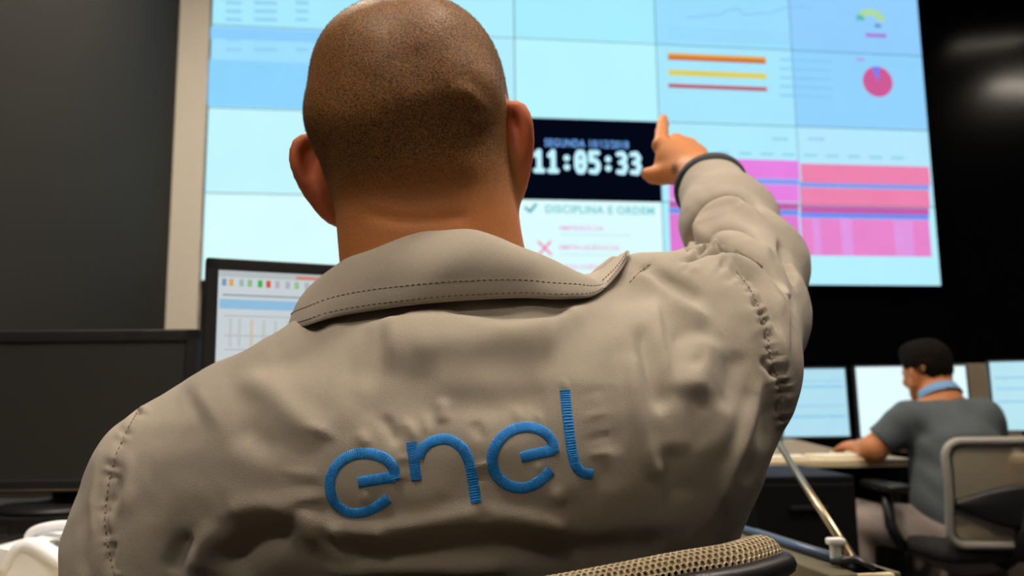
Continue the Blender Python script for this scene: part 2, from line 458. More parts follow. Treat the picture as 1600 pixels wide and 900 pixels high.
for k, chh in enumerate('11:05:33'):
    bx = cx0 + step * (k + 0.19)
    strokes('clock_digit', [[(bx + p[0] * dw, zb + 0.012 + p[1] * (ch - 0.024)) for p in L] for L in DIG[chh]], 0.036 if chh != ':' else 0.044, (190, 238, 255), 2, 1.1)
text('SEGUNDA 10/12/2018', 851, 982, 217, 229, (120, 176, 250), 'date_line', bold=0.02)
# discipline notice
text('DISCIPLINA E ORDEM', 852, 1022, 320.5, 333, (120, 206, 214), 'notice_title', bold=0.03)
text('IMPERÍCIA', 874, 943, 351.5, 359.5, (238, 150, 214)); text('IMPRUDÊNCIA', 874, 968, 381.5, 390, (238, 150, 214)); text('NEGLIGÊNCIA', 874, 958, 412, 420, (238, 150, 214))
for v in (365, 396): rect('note_line', 875, 985, v, v + 3, (206, 244, 248))
strokes('check_mark', [[loc(821, 325), loc(828, 331), loc(837, 320)]], 0.018, (60, 160, 180))
strokes('cross_mark', [[loc(841, 378), loc(861, 398)], [loc(860, 378), loc(842, 398)]], 0.014, (240, 110, 176))

# ================================================================== THE POINTING MAN
def skin_material(name, skin, hair, red=(0.55, 0.12, 0.06)):
    m = bpy.data.materials.new(name); m.use_nodes = True
    nt = m.node_tree; p = nt.nodes['Principled BSDF']; L = nt.links
    tc = nt.nodes.new('ShaderNodeTexCoord')
    def noise(sc, det=4):
        n = nt.nodes.new('ShaderNodeTexNoise'); n.inputs['Scale'].default_value = sc; n.inputs['Detail'].default_value = det
        L.new(tc.outputs['Object'], n.inputs['Vector']); return n
    def mix(f, a, b):
        x = nt.nodes.new('ShaderNodeMix'); x.data_type = 'RGBA'
        if hasattr(f, 'name'): L.new(f, x.inputs[0])
        else: x.inputs[0].default_value = f
        for s, v in ((6, a), (7, b)):
            if hasattr(v, 'name'): L.new(v, x.inputs[s])
            else: x.inputs[s].default_value = (*v, 1)
        return x.outputs[2]
    s = lin(skin); h = lin(hair)
    base = mix(noise(22).outputs['Fac'], [c * 0.86 for c in s], [min(1, c * 1.14) for c in s])
    att = nt.nodes.new('ShaderNodeAttribute'); att.attribute_name = 'scalp'
    tat = nt.nodes.new('ShaderNodeAttribute'); tat.attribute_name = 'ink'
    blush = nt.nodes.new('ShaderNodeAttribute'); blush.attribute_name = 'blush'
    base = mix(blush.outputs['Fac'], base, red)
    # stubble: dark follicle grain over skin
    g1 = noise(900, 2); g2 = noise(60, 3)
    rmp = nt.nodes.new('ShaderNodeMapRange'); rmp.inputs[1].default_value = 0.38; rmp.inputs[2].default_value = 0.62
    L.new(g1.outputs['Fac'], rmp.inputs[0])
    stub = mix(rmp.outputs[0], h, [(0.66 * a + 0.34 * b) * t for a, b, t in zip(s, h, (0.96, 1.08, 0.80))])
    mul = nt.nodes.new('ShaderNodeMath'); mul.operation = 'MULTIPLY'; L.new(att.outputs['Fac'], mul.inputs[0]); mul.inputs[1].default_value = 0.88
    col = mix(mul.outputs[0], base, stub)
    col = mix(tat.outputs['Fac'], col, (0.03, 0.035, 0.04))
    L.new(col, p.inputs['Base Color'])
    p.inputs['Roughness'].default_value = 0.55; p.inputs['Specular IOR Level'].default_value = 0.35
    p.inputs['Subsurface Weight'].default_value = 0.22; p.inputs['Subsurface Radius'].default_value = (1.0, 0.25, 0.12); p.inputs['Subsurface Scale'].default_value = 0.008
    bp = nt.nodes.new('ShaderNodeBump'); bp.inputs['Strength'].default_value = 0.22; bp.inputs['Distance'].default_value = 0.0012
    L.new(noise(420, 3).outputs['Fac'], bp.inputs['Height']); L.new(bp.outputs['Normal'], p.inputs['Normal'])
    return m

def axes(yaw, pitch, roll):
    """rows = local x, y (forward), z axes of a head"""
    R = (Matrix.Rotation(roll, 3, 'Y') @ Matrix.Rotation(yaw, 3, 'Z') @ Matrix.Rotation(pitch, 3, 'X'))
    return np.array(R.transposed())

def head_sdf(Q, ears=True, hair=0.0):
    """Q in head coordinates: x right, y forward, z up, origin at the middle of the cranium"""
    q = Q - np.array([0, 0.0, 0.0])
    r = np.array([0.0815, 0.099, 0.081])
    e = ((np.abs(q / r) ** 2.25).sum(1) ** (1 / 2.25) - 1) * 0.082
    e = smin(e, ell(Q, (0, 0.006, -0.045), (0.070, 0.088, 0.066)), 0.03)
    e = smin(e, ell(Q, (0, -0.045, -0.035), (0.055, 0.05, 0.045)), 0.04)            # back of the skull
    # two soft ridges of the skull above the ears
    for s in (-1, 1): e = smin(e, ell(Q, (s * 0.05, -0.052, -0.018), (0.018, 0.02, 0.016)), 0.03)
    face = smin(ell(Q, (0, 0.058, -0.075), (0.056, 0.05, 0.075)), ell(Q, (0, 0.062, -0.13), (0.034, 0.036, 0.026)), 0.03)
    e = smin(e, face, 0.03)
    for s in (-1, 1):
        e = smin(e, cap(Q, (s * 0.066, 0.02, -0.085), (s * 0.03, 0.07, -0.135), 0.016, 0.016), 0.03)    # jaw
        e = smin(e, cap(Q, (s * 0.012, 0.1, -0.03), (s * 0.045, 0.086, -0.028), 0.009, 0.008), 0.015)   # brow
        e = smax(e, -ell(Q, (s * 0.032, 0.108, -0.046), (0.016, 0.014, 0.011)), 0.012)
        e = smin(e, ell(Q, (s * 0.032, 0.088, -0.046), (0.013, 0.012, 0.012)), 0.003)                    # eye
        e = smin(e, ell(Q, (s * 0.048, 0.078, -0.07), (0.02, 0.018, 0.016)), 0.02)                        # cheek
        e = smin(e, ell(Q, (s * 0.012, 0.108, -0.086), (0.009, 0.01, 0.008)), 0.008)                      # nostril wing
    e = smin(e, cap(Q, (0, 0.1, -0.042), (0, 0.121, -0.083), 0.008, 0.0105), 0.01)                         # nose
    e = smin(e, ell(Q, (0, 0.104, -0.106), (0.024, 0.009, 0.006)), 0.006); e = smin(e, ell(Q, (0, 0.102, -0.117), (0.021, 0.009, 0.007)), 0.005)
    if ears:
        for s in (-1, 1): e = smin(e, near(Q, np.array([s * 0.085, -0.01, -0.056]), 0.085, lambda X: ear_sdf(X, s)), 0.006)
    return e
EAR_RIM = [(0.005, 0.024), (0.015, 0.031), (0.0245, 0.0285), (0.0285, 0.018), (0.0275, 0.006), (0.023, -0.007), (0.0165, -0.019), (0.0105, -0.029), (0.003, -0.034), (-0.004, -0.030)]
EAR_SM = catmull(EAR_RIM, 18)
def ear_sdf(Q, s):
    c = np.array([s * 0.0715, -0.006, -0.058])
    e2 = np.array([s * 0.88, -0.475, 0.0]); e1 = np.array([0, -0.10, 0.995]); e1 -= e2 * (e1 @ e2); e1 /= np.linalg.norm(e1)
    n = np.cross(e1, e2); n /= np.linalg.norm(n)
    if n[1] > 0: n = -n                                   # n points to the back
    def P3(t, z, o=0.0): return c + e2 * t * (1.18 if s < 0 else 1.04) + e1 * z * 1.06 + n * o
    rim = [(P3(t, z, 0.003 * math.sin(math.pi * i / 17)), 0.0043 + 0.0009 * (i / 17)) for i, (t, z) in enumerate(EAR_SM)]
    f = chain(Q, rim, 0.003)
    R = np.stack([e2, e1, n])
    f = smin(f, ell(Q, P3(0.010, 0.003), (0.0175, 0.029, 0.0042), R), 0.006)
    f = smin(f, ell(Q, P3(0.003, -0.022), (0.009, 0.011, 0.0045), R), 0.006)
    f = smin(f, ell(Q, P3(0.005, 0.0, 0.006), (0.012, 0.019, 0.008), R), 0.01)     # back of the bowl
    return f
def hand_relaxed(P, W, fw, side, up, k=1.0):
    """a slightly curled hand: wrist W, fw = finger direction, side = towards the thumb, up = back of the hand"""
    fw, side, up = [np.asarray(v, float) / np.linalg.norm(v) for v in (fw, side, up)]
    f = None
    for i, (o, mc, ln) in enumerate(((0.026, 0.088, 0.078), (0.008, 0.092, 0.086), (-0.010, 0.088, 0.079), (-0.026, 0.08, 0.062))):
        a = W + side * o * 0.5; b = W + (side * o + fw * mc + up * 0.006) * k
        l = ln * k
        p1 = b + fw * l * 0.48 - up * l * 0.12; p2 = p1 + fw * l * 0.24 - up * l * 0.2; p3 = p2 + fw * l * 0.12 - up * l * 0.16
        g = chain(P, [(a, 0.016 * k), (b, 0.0125 * k)]); f = g if f is None else smin(f, g, 0.012)
        f = smin(f, chain(P, [(b, 0.0095 * k), (p1, 0.0085 * k), (p2, 0.0078 * k), (p3, 0.0068 * k)], 0.003), 0.004)
    t0 = W + (side * 0.014 + fw * 0.022) * k; t1 = t0 + (side * 0.03 + fw * 0.028 - up * 0.008) * k; t2 = t1 + (side * 0.012 + fw * 0.03 - up * 0.004) * k; t3 = t2 + (fw * 0.022) * k
    return smin(f, chain(P, [(t0, 0.015 * k), (t1, 0.0118 * k), (t2, 0.01 * k), (t3, 0.0085 * k)], 0.005), 0.01)

# ---- measured joints (pixel, distance from the camera along the floor)
H_S = 0.945; H_C = px(643, 155, 0.650); H_R = axes(-0.10, 0.10, -0.115)
NECK = px(694, 505, 0.655)
R_SH, R_EL, R_WR = px(1135, 530, 0.660), px(1162, 392, 0.930), px(1093, 272, 1.145)
L_SH = px(252, 752, 0.635); L_EL = px(258, 1040, 0.660); L_WR = np.array([-0.20, 0.93, 0.80])
SLEEVE_R = [(px(1105, 555, 0.655), 0.070), (px(1150, 492, 0.770), 0.0590), (px(1166, 420, 0.905), 0.0590), (px(1138, 347, 1.020), 0.0530), (px(1110, 292, 1.115), 0.0445)]
SLEEVE_L = [(px(352, 690, 0.64), 0.046), (px(268, 756, 0.635), 0.046), (px(264, 840, 0.632), 0.059), (px(270, 900, 0.635), 0.062), (L_EL, 0.064), (L_WR + (L_EL - L_WR) * 0.12, 0.046)]
def headlocal(P): return (P - H_C) @ H_R.T / H_S
def pointing_hand(P):
    W = R_WR; f = None
    mcp = [px(1033, 227, 1.200), px(1056, 222, 1.218), px(1077, 229, 1.220), px(1093, 242, 1.212)]
    for i, b in enumerate(mcp):
        a = W + (b - W) * 0.05 + (px(1080 + i * 8, 262 + i * 4, 1.15) - px(1092, 268, 1.15)) * 0.5
        g = cap(P, a, b, 0.0165, 0.0130 if i < 3 else 0.0118); f = g if f is None else smin(f, g, 0.014)
    f = smin(f, cap(P, px(1070, 272, 1.155), px(1040, 255, 1.19), 0.016, 0.016), 0.015)     # ball of the thumb
    f = smin(f, chain(P, [(mcp[0], 0.0112), (px(1034, 206, 1.236), 0.0094), (px(1035.5, 194, 1.255), 0.0086), (px(1036, 186.5, 1.268), 0.0076)], 0.004), 0.005)
    for i, (b, u) in enumerate(zip(mcp[1:], (1056, 1076, 1091))):
        p1 = px(u, 224 + 7 * i, 1.252 - 0.004 * i); p2 = px(u - 6, 246 + 5 * i, 1.245); p3 = px(u - 8, 256 + 4 * i, 1.222)
        f = smin(f, chain(P, [(b, 0.0108), (p1, 0.0098), (p2, 0.0088), (p3, 0.0078)], 0.004), 0.005)
    f = smin(f, chain(P, [(px(1058, 272, 1.165), 0.0150), (px(1034, 274, 1.182), 0.0128), (px(1021, 274, 1.19), 0.0112), (px(1012.5, 272, 1.196), 0.0098)], 0.006), 0.010)
    return f
def neck_sdf(P):
    a = H_C + np.array([0.014, -0.008, -0.075]); b = NECK
    f = cap(P, a, b, 0.0585, 0.064)
    f = smin(f, cap(P, H_C + np.array([-0.012, -0.03, -0.085]), b + np.array([-0.02, -0.022, 0]), 0.040, 0.05), 0.03)
    f = smin(f, cap(P, H_C + np.array([0.036, -0.028, -0.085]), b + np.array([0.02, -0.022, 0]), 0.038, 0.05), 0.03)
    f = smin(f, cap(P, H_C + np.array([0.064, 0.03, -0.095]), b + np.array([0.045, 0.05, -0.01]), 0.014, 0.016), 0.012)
    return f
def body1(P):
    Q = headlocal(P)
    f = smin(near(Q, np.array([0, 0, -0.03]), 0.22, head_sdf), neck_sdf(P), 0.022)
    t = ell(P, NECK + np.array([0.005, 0.03, -0.19]), (0.16, 0.095, 0.19))
    t = smin(t, ell(P, NECK + np.array([0.0, 0.04, -0.47]), (0.145, 0.10, 0.22)), 0.08)
    f = smin(f, t, 0.05)
    f = smin(f, chain(P, [(NECK + np.array([0.06, 0.02, -0.08]), 0.05), (SLEEVE_R[0][0], 0.042)] + [(p, r * 0.46) for p, r in SLEEVE_R[1:4]] + [(R_WR + (R_EL - R_WR) * 0.15, 0.028), (R_WR, 0.026)], 0.03), 0.04)
    f = smin(f, near(P, px(1050, 240, 1.2), 0.17, pointing_hand), 0.012)
    f = smin(f, chain(P, [(NECK + np.array([-0.06, 0.02, -0.08]), 0.05), (SLEEVE_L[1][0], 0.028), (SLEEVE_L[2][0], 0.040), (L_EL, 0.042), (L_WR, 0.027)], 0.03), 0.04)
    f = smin(f, near(P, L_WR + np.array([0.02, 0.08, 0]), 0.19, lambda X: hand_relaxed(X, L_WR, (0.25, 1, -0.12), (1, -0.2, 0.1), (0, 0.1, 1), 1.0)), 0.012)
    hip = NECK + np.array([0.0, 0.05, -0.66])
    for s in (-1, 1):
        f = smin(f, chain(P, [(hip + np.array([s * 0.09, 0, 0]), 0.09), (np.array([hip[0] + s * 0.13, 1.12, 0.53]), 0.06), (np.array([hip[0] + s * 0.13, 1.16, 0.12]), 0.042), (np.array([hip[0] + s * 0.13, 1.30, 0.05]), 0.035)], 0.03), 0.05)
    return f

person = empty('person', (float(NECK[0]), float(NECK[1]), 0.0))
tag(person, 'man with shaved head in beige work jacket seen from behind, pointing at video wall', 'person')
def keep(o, parent):
    """parent without moving (meshes are modelled in world coordinates)"""
    o.parent = parent
    o.matrix_parent_inverse = Matrix.Translation(-parent.location) if parent.type == 'EMPTY' and parent.rotation_euler.z == 0 else Matrix()
    return o

def fold_field(u, v, folds):
    out = np.zeros(len(u))
    for pts, wA, amp, wB, per in folds:
        P = np.array(pts, float)
        if len(P) > 2: P = catmull(P, 6 * len(P))
        lo = P.min(0) - 3 * max(wA, wB); hi = P.max(0) + 3 * max(wA, wB)
        sel = np.nonzero((u > lo[0]) & (u < hi[0]) & (v > lo[1]) & (v < hi[1]))[0]
        if not len(sel): continue
        uu_, vv_ = u[sel], v[sel]
        best = np.full(len(sel), 1e9); sg = np.zeros(len(sel)); ss = np.zeros(len(sel)); acc = 0.0
        for a, b in zip(P, P[1:]):
            d = b - a; n = np.hypot(*d)
            t = np.clip(((uu_ - a[0]) * d[0] + (vv_ - a[1]) * d[1]) / (n * n), 0, 1)
            dx = uu_ - a[0] - t * d[0]; dy = vv_ - a[1] - t * d[1]
            q = np.hypot(dx, dy); c = d[0] * dy - d[1] * dx
            m = q < best
            best[m] = q[m]; sg[m] = np.sign(c[m]); ss[m] = acc + t[m] * n
            acc += n
        wd = np.where(sg > 0, wB, wA)
        g = np.exp(-(best / wd) ** 2)
        if per: g = g * np.sin(2 * np.pi * ss / per + 1.6 * np.sin(ss * 0.11)) * (0.7 + 0.3 * np.sin(ss * 0.063 + 1.0))
        else:
            e = min(acc * 0.35, 30); fd = np.clip(np.minimum(ss, acc - ss) / e, 0, 1); g = g * (0.12 + 0.88 * fd * fd * (3 - 2 * fd))
        out[sel] += amp * g
    return out
HEAD_FOLDS = [([(700, 132), (735, 152), (772, 190)], 13, 2.6, 16, 0), ([(600, 205), (660, 195), (715, 205), (765, 232)], 36, -1.8, 40, 0), ([(598, 30), (590, 80), (578, 130)], 20, 1.6, 20, 0),
              ([(640, 60), (650, 110), (648, 150)], 20, -1.4, 20, 0), ([(530, 150), (535, 220), (560, 290)], 24, 1.5, 24, 0), ([(600, 250), (680, 262), (760, 258)], 24, 1.5, 24, 0), ([(560, 330), (640, 345), (740, 335)], 8, -1.2, 10, 0)]
V, Q, N = sdf_mesh(body1, (-0.42, 0.48, 0.0), (0.46, 1.46, 1.43), 0.0032, newton=1)
hl = headlocal(V)
_fc = np.einsum('ij,ij->i', N, CAM - V) / np.linalg.norm(CAM - V, axis=1)
_u, _v = project(V)
V = V + N * (fold_field(_u, _v, HEAD_FOLDS) * 0.001 * np.clip(_fc / 0.3, 0, 1) * (np.linalg.norm(hl, axis=1) < 0.2))[:, None]
N = N + 0.0
me = np_mesh(V, Q, 'body')
# scalp: everything above the hairline, not on the ears
hairline = np.where(hl[:, 1] < 0.0, -0.115 + 0.02 * np.clip(hl[:, 1] + 0.03, 0, 1) , -0.03) + np.clip(hl[:, 1] - 0.04, 0, 0.1) * 0.9
earness = np.minimum(ear_sdf(hl, -1), ear_sdf(hl, 1))
scalp = np.clip((hl[:, 2] - hairline) / 0.05, 0, 1) * np.clip((earness - 0.003) / 0.006, 0, 1) * (np.linalg.norm(hl, axis=1) < 0.16)
point_color(me, 'scalp', scalp)
blush = np.clip(1 - earness / 0.004, 0, 1) * 0.7 * (np.linalg.norm(hl, axis=1) < 0.16)
point_color(me, 'blush', blush)
uu, vv = project(V)
tc_ = px(1054, 262, 1.16)
ink = np.exp(-(((uu - 1054) / 6.0) ** 2 + ((vv - 264) / 8.5) ** 2) ** 2) * (V[:, 1] > 1.12) * (V[:, 1] < 1.175) * 0.75
point_color(me, 'ink', ink)
m_skin = skin_material('skin_warm', (194, 124, 72), (48, 43, 27))
body_o = keep(link('body', me, m_skin), person)

# ---- cropped stubble: short real hairs
tri = Q[scalp[Q].mean(1) > 0.35]
cen = V[tri].mean(1)
nh = 42000
pick = RNG.integers(0, len(tri), nh)
w4 = RNG.dirichlet([1, 1, 1, 1], nh)
bp_ = np.einsum('ij,ijk->ik', w4, V[tri[pick]]); bn = np.einsum('ij,ijk->ik', w4, N[tri[pick]])
bs = np.einsum('ij,ij->i', w4, scalp[tri[pick]])
kp = RNG.random(nh) < bs
bp_, bn, bs = bp_[kp], bn[kp], bs[kp]; nh = len(bp_)
dirn = bn + RNG.normal(0, 0.35, (nh, 3)); dirn[:, 2] -= 0.35
dirn /= np.linalg.norm(dirn, axis=1)[:, None]
sd = np.cross(dirn, RNG.normal(0, 1, (nh, 3))); sd /= np.linalg.norm(sd, axis=1)[:, None]
s2 = np.cross(dirn, sd)
hlgt = (0.0011 + 0.0008 * RNG.random(nh))[:, None] * (0.5 + 0.5 * bs)[:, None]; hw = 0.00011
b0 = bp_ - bn * 0.0003
HV = np.stack([b0 + sd * hw, b0 - sd * hw * 0.5 + s2 * hw * 0.87, b0 - sd * hw * 0.5 - s2 * hw * 0.87, b0 + dirn * hlgt], 1).reshape(-1, 3)
i4 = np.arange(nh)[:, None] * 4
HF = np.concatenate([i4 + np.array([[0, 1, 3]]), i4 + np.array([[1, 2, 3]]), i4 + np.array([[2, 0, 3]])])
me = bpy.data.meshes.new('hair'); me.vertices.add(len(HV)); me.vertices.foreach_set('co', HV.astype(np.float32).ravel())
me.loops.add(len(HF) * 3); me.loops.foreach_set('vertex_index', HF.astype(np.int32).ravel())
me.polygons.add(len(HF)); me.polygons.foreach_set('loop_start', np.arange(0, len(HF) * 3, 3, dtype=np.int32)); me.update(calc_edges=True)
hair_o = keep(link('hair', me, mat('stubble', (92, 78, 56), 0.35, var=0.4, scale=300, spec=0.6)), person)
tag(hair_o, kind='stuff')

# ---- jacket
TORSO = [  # pixel row, left and right edge, back and front distance
    (392, 640, 745, 0.622, 0.70), (425, 560, 860, 0.604, 0.715), (455, 505, 985, 0.585, 0.73), (490, 450, 1085, 0.563, 0.75), (540, 378, 1150, 0.540, 0.77),
    (600, 300, 1195, 0.522, 0.785), (650, 240, 1212, 0.514, 0.79), (700, 205, 1216, 0.511, 0.795), (750, 188, 1207, 0.513, 0.80),
    (800, 180, 1192, 0.520, 0.80), (850, 178, 1175, 0.531, 0.80), (900, 180, 1160, 0.545, 0.80), (1000, 190, 1120, 0.57, 0.80), (1120, 200, 1105, 0.585, 0.81)]
_tz, _tl, _tr, _tb, _tf = [], [], [], [], []
for v, ul, ur, yb, yf in TORSO:
    a = px(ul, v, 0.615); b = px(ur, v, 0.615)
    _tz.append((a[2] + b[2]) / 2); _tl.append(a[0]); _tr.append(b[0]); _tb.append(yb); _tf.append(yf)
_o = np.argsort(_tz); _tz, _tl, _tr, _tb, _tf = [np.array(x)[_o] for x in (_tz, _tl, _tr, _tb, _tf)]
_zz = np.linspace(_tz[0], _tz[-1], 160)
def _sm(y):
    y = np.interp(_zz, _tz, y); k = np.exp(-np.linspace(-2, 2, 13) ** 2); k /= k.sum()
    return np.convolve(np.pad(y, 6, mode='reflect', reflect_type='odd'), k, 'valid')
_sl, _srr, _sb, _sf = _sm(_tl), _sm(_tr), _sm(_tb), _sm(_tf)
def torso(P):
    z = P[:, 2]
    # shoulders tilt: the row lines rise to the right like the photograph's roll
    l = np.interp(z, _zz, _sl); r = np.interp(z, _zz, _srr); b = np.interp(z, _zz, _sb); f = np.interp(z, _zz, _sf)
    cx = (l + r) / 2; ax = (r - l) / 2; cyy = (b + f) / 2; ay = (f - b) / 2
    n = 2.35
    e = ((np.abs(P[:, 0] - cx) / ax) ** n + (np.abs(P[:, 1] - cyy) / ay) ** n) ** (1 / n) - 1
    d = e * np.minimum(ax, ay) * 0.8
    d = smax(d, z - (_zz[-1] + 0.0), 0.03)
    return smax(d, _zz[0] + 0.0 - z, 0.02)
CUFF_N = (SLEEVE_R[-1][0] - SLEEVE_R[-2][0]); CUFF_N /= np.linalg.norm(CUFF_N)
CUFF_C = SLEEVE_R[-1][0]
def jacket_f(P):
    f = torso(P)
    sr = chain(P, SLEEVE_R, 0.03)
    sr = smax(sr, (P - CUFF_C) @ CUFF_N, 0.004)
    f = smin(f, sr, 0.030)
    sl = chain(P, SLEEVE_L, 0.03)
    f = smin(f, sl, 0.035)
    # trapezius slope on the right, lifted with the arm
    f = smin(f, chain(P, [(px(905, 500, 0.64), 0.030), (px(1010, 462, 0.66), 0.030), (px(1095, 470, 0.68), 0.045)], 0.02), 0.03)
    return f
JV, JQ, JN = sdf_mesh(jacket_f, (-0.42, 0.47, 0.55), (0.42, 1.20, 1.32), 0.0022, newton=1)

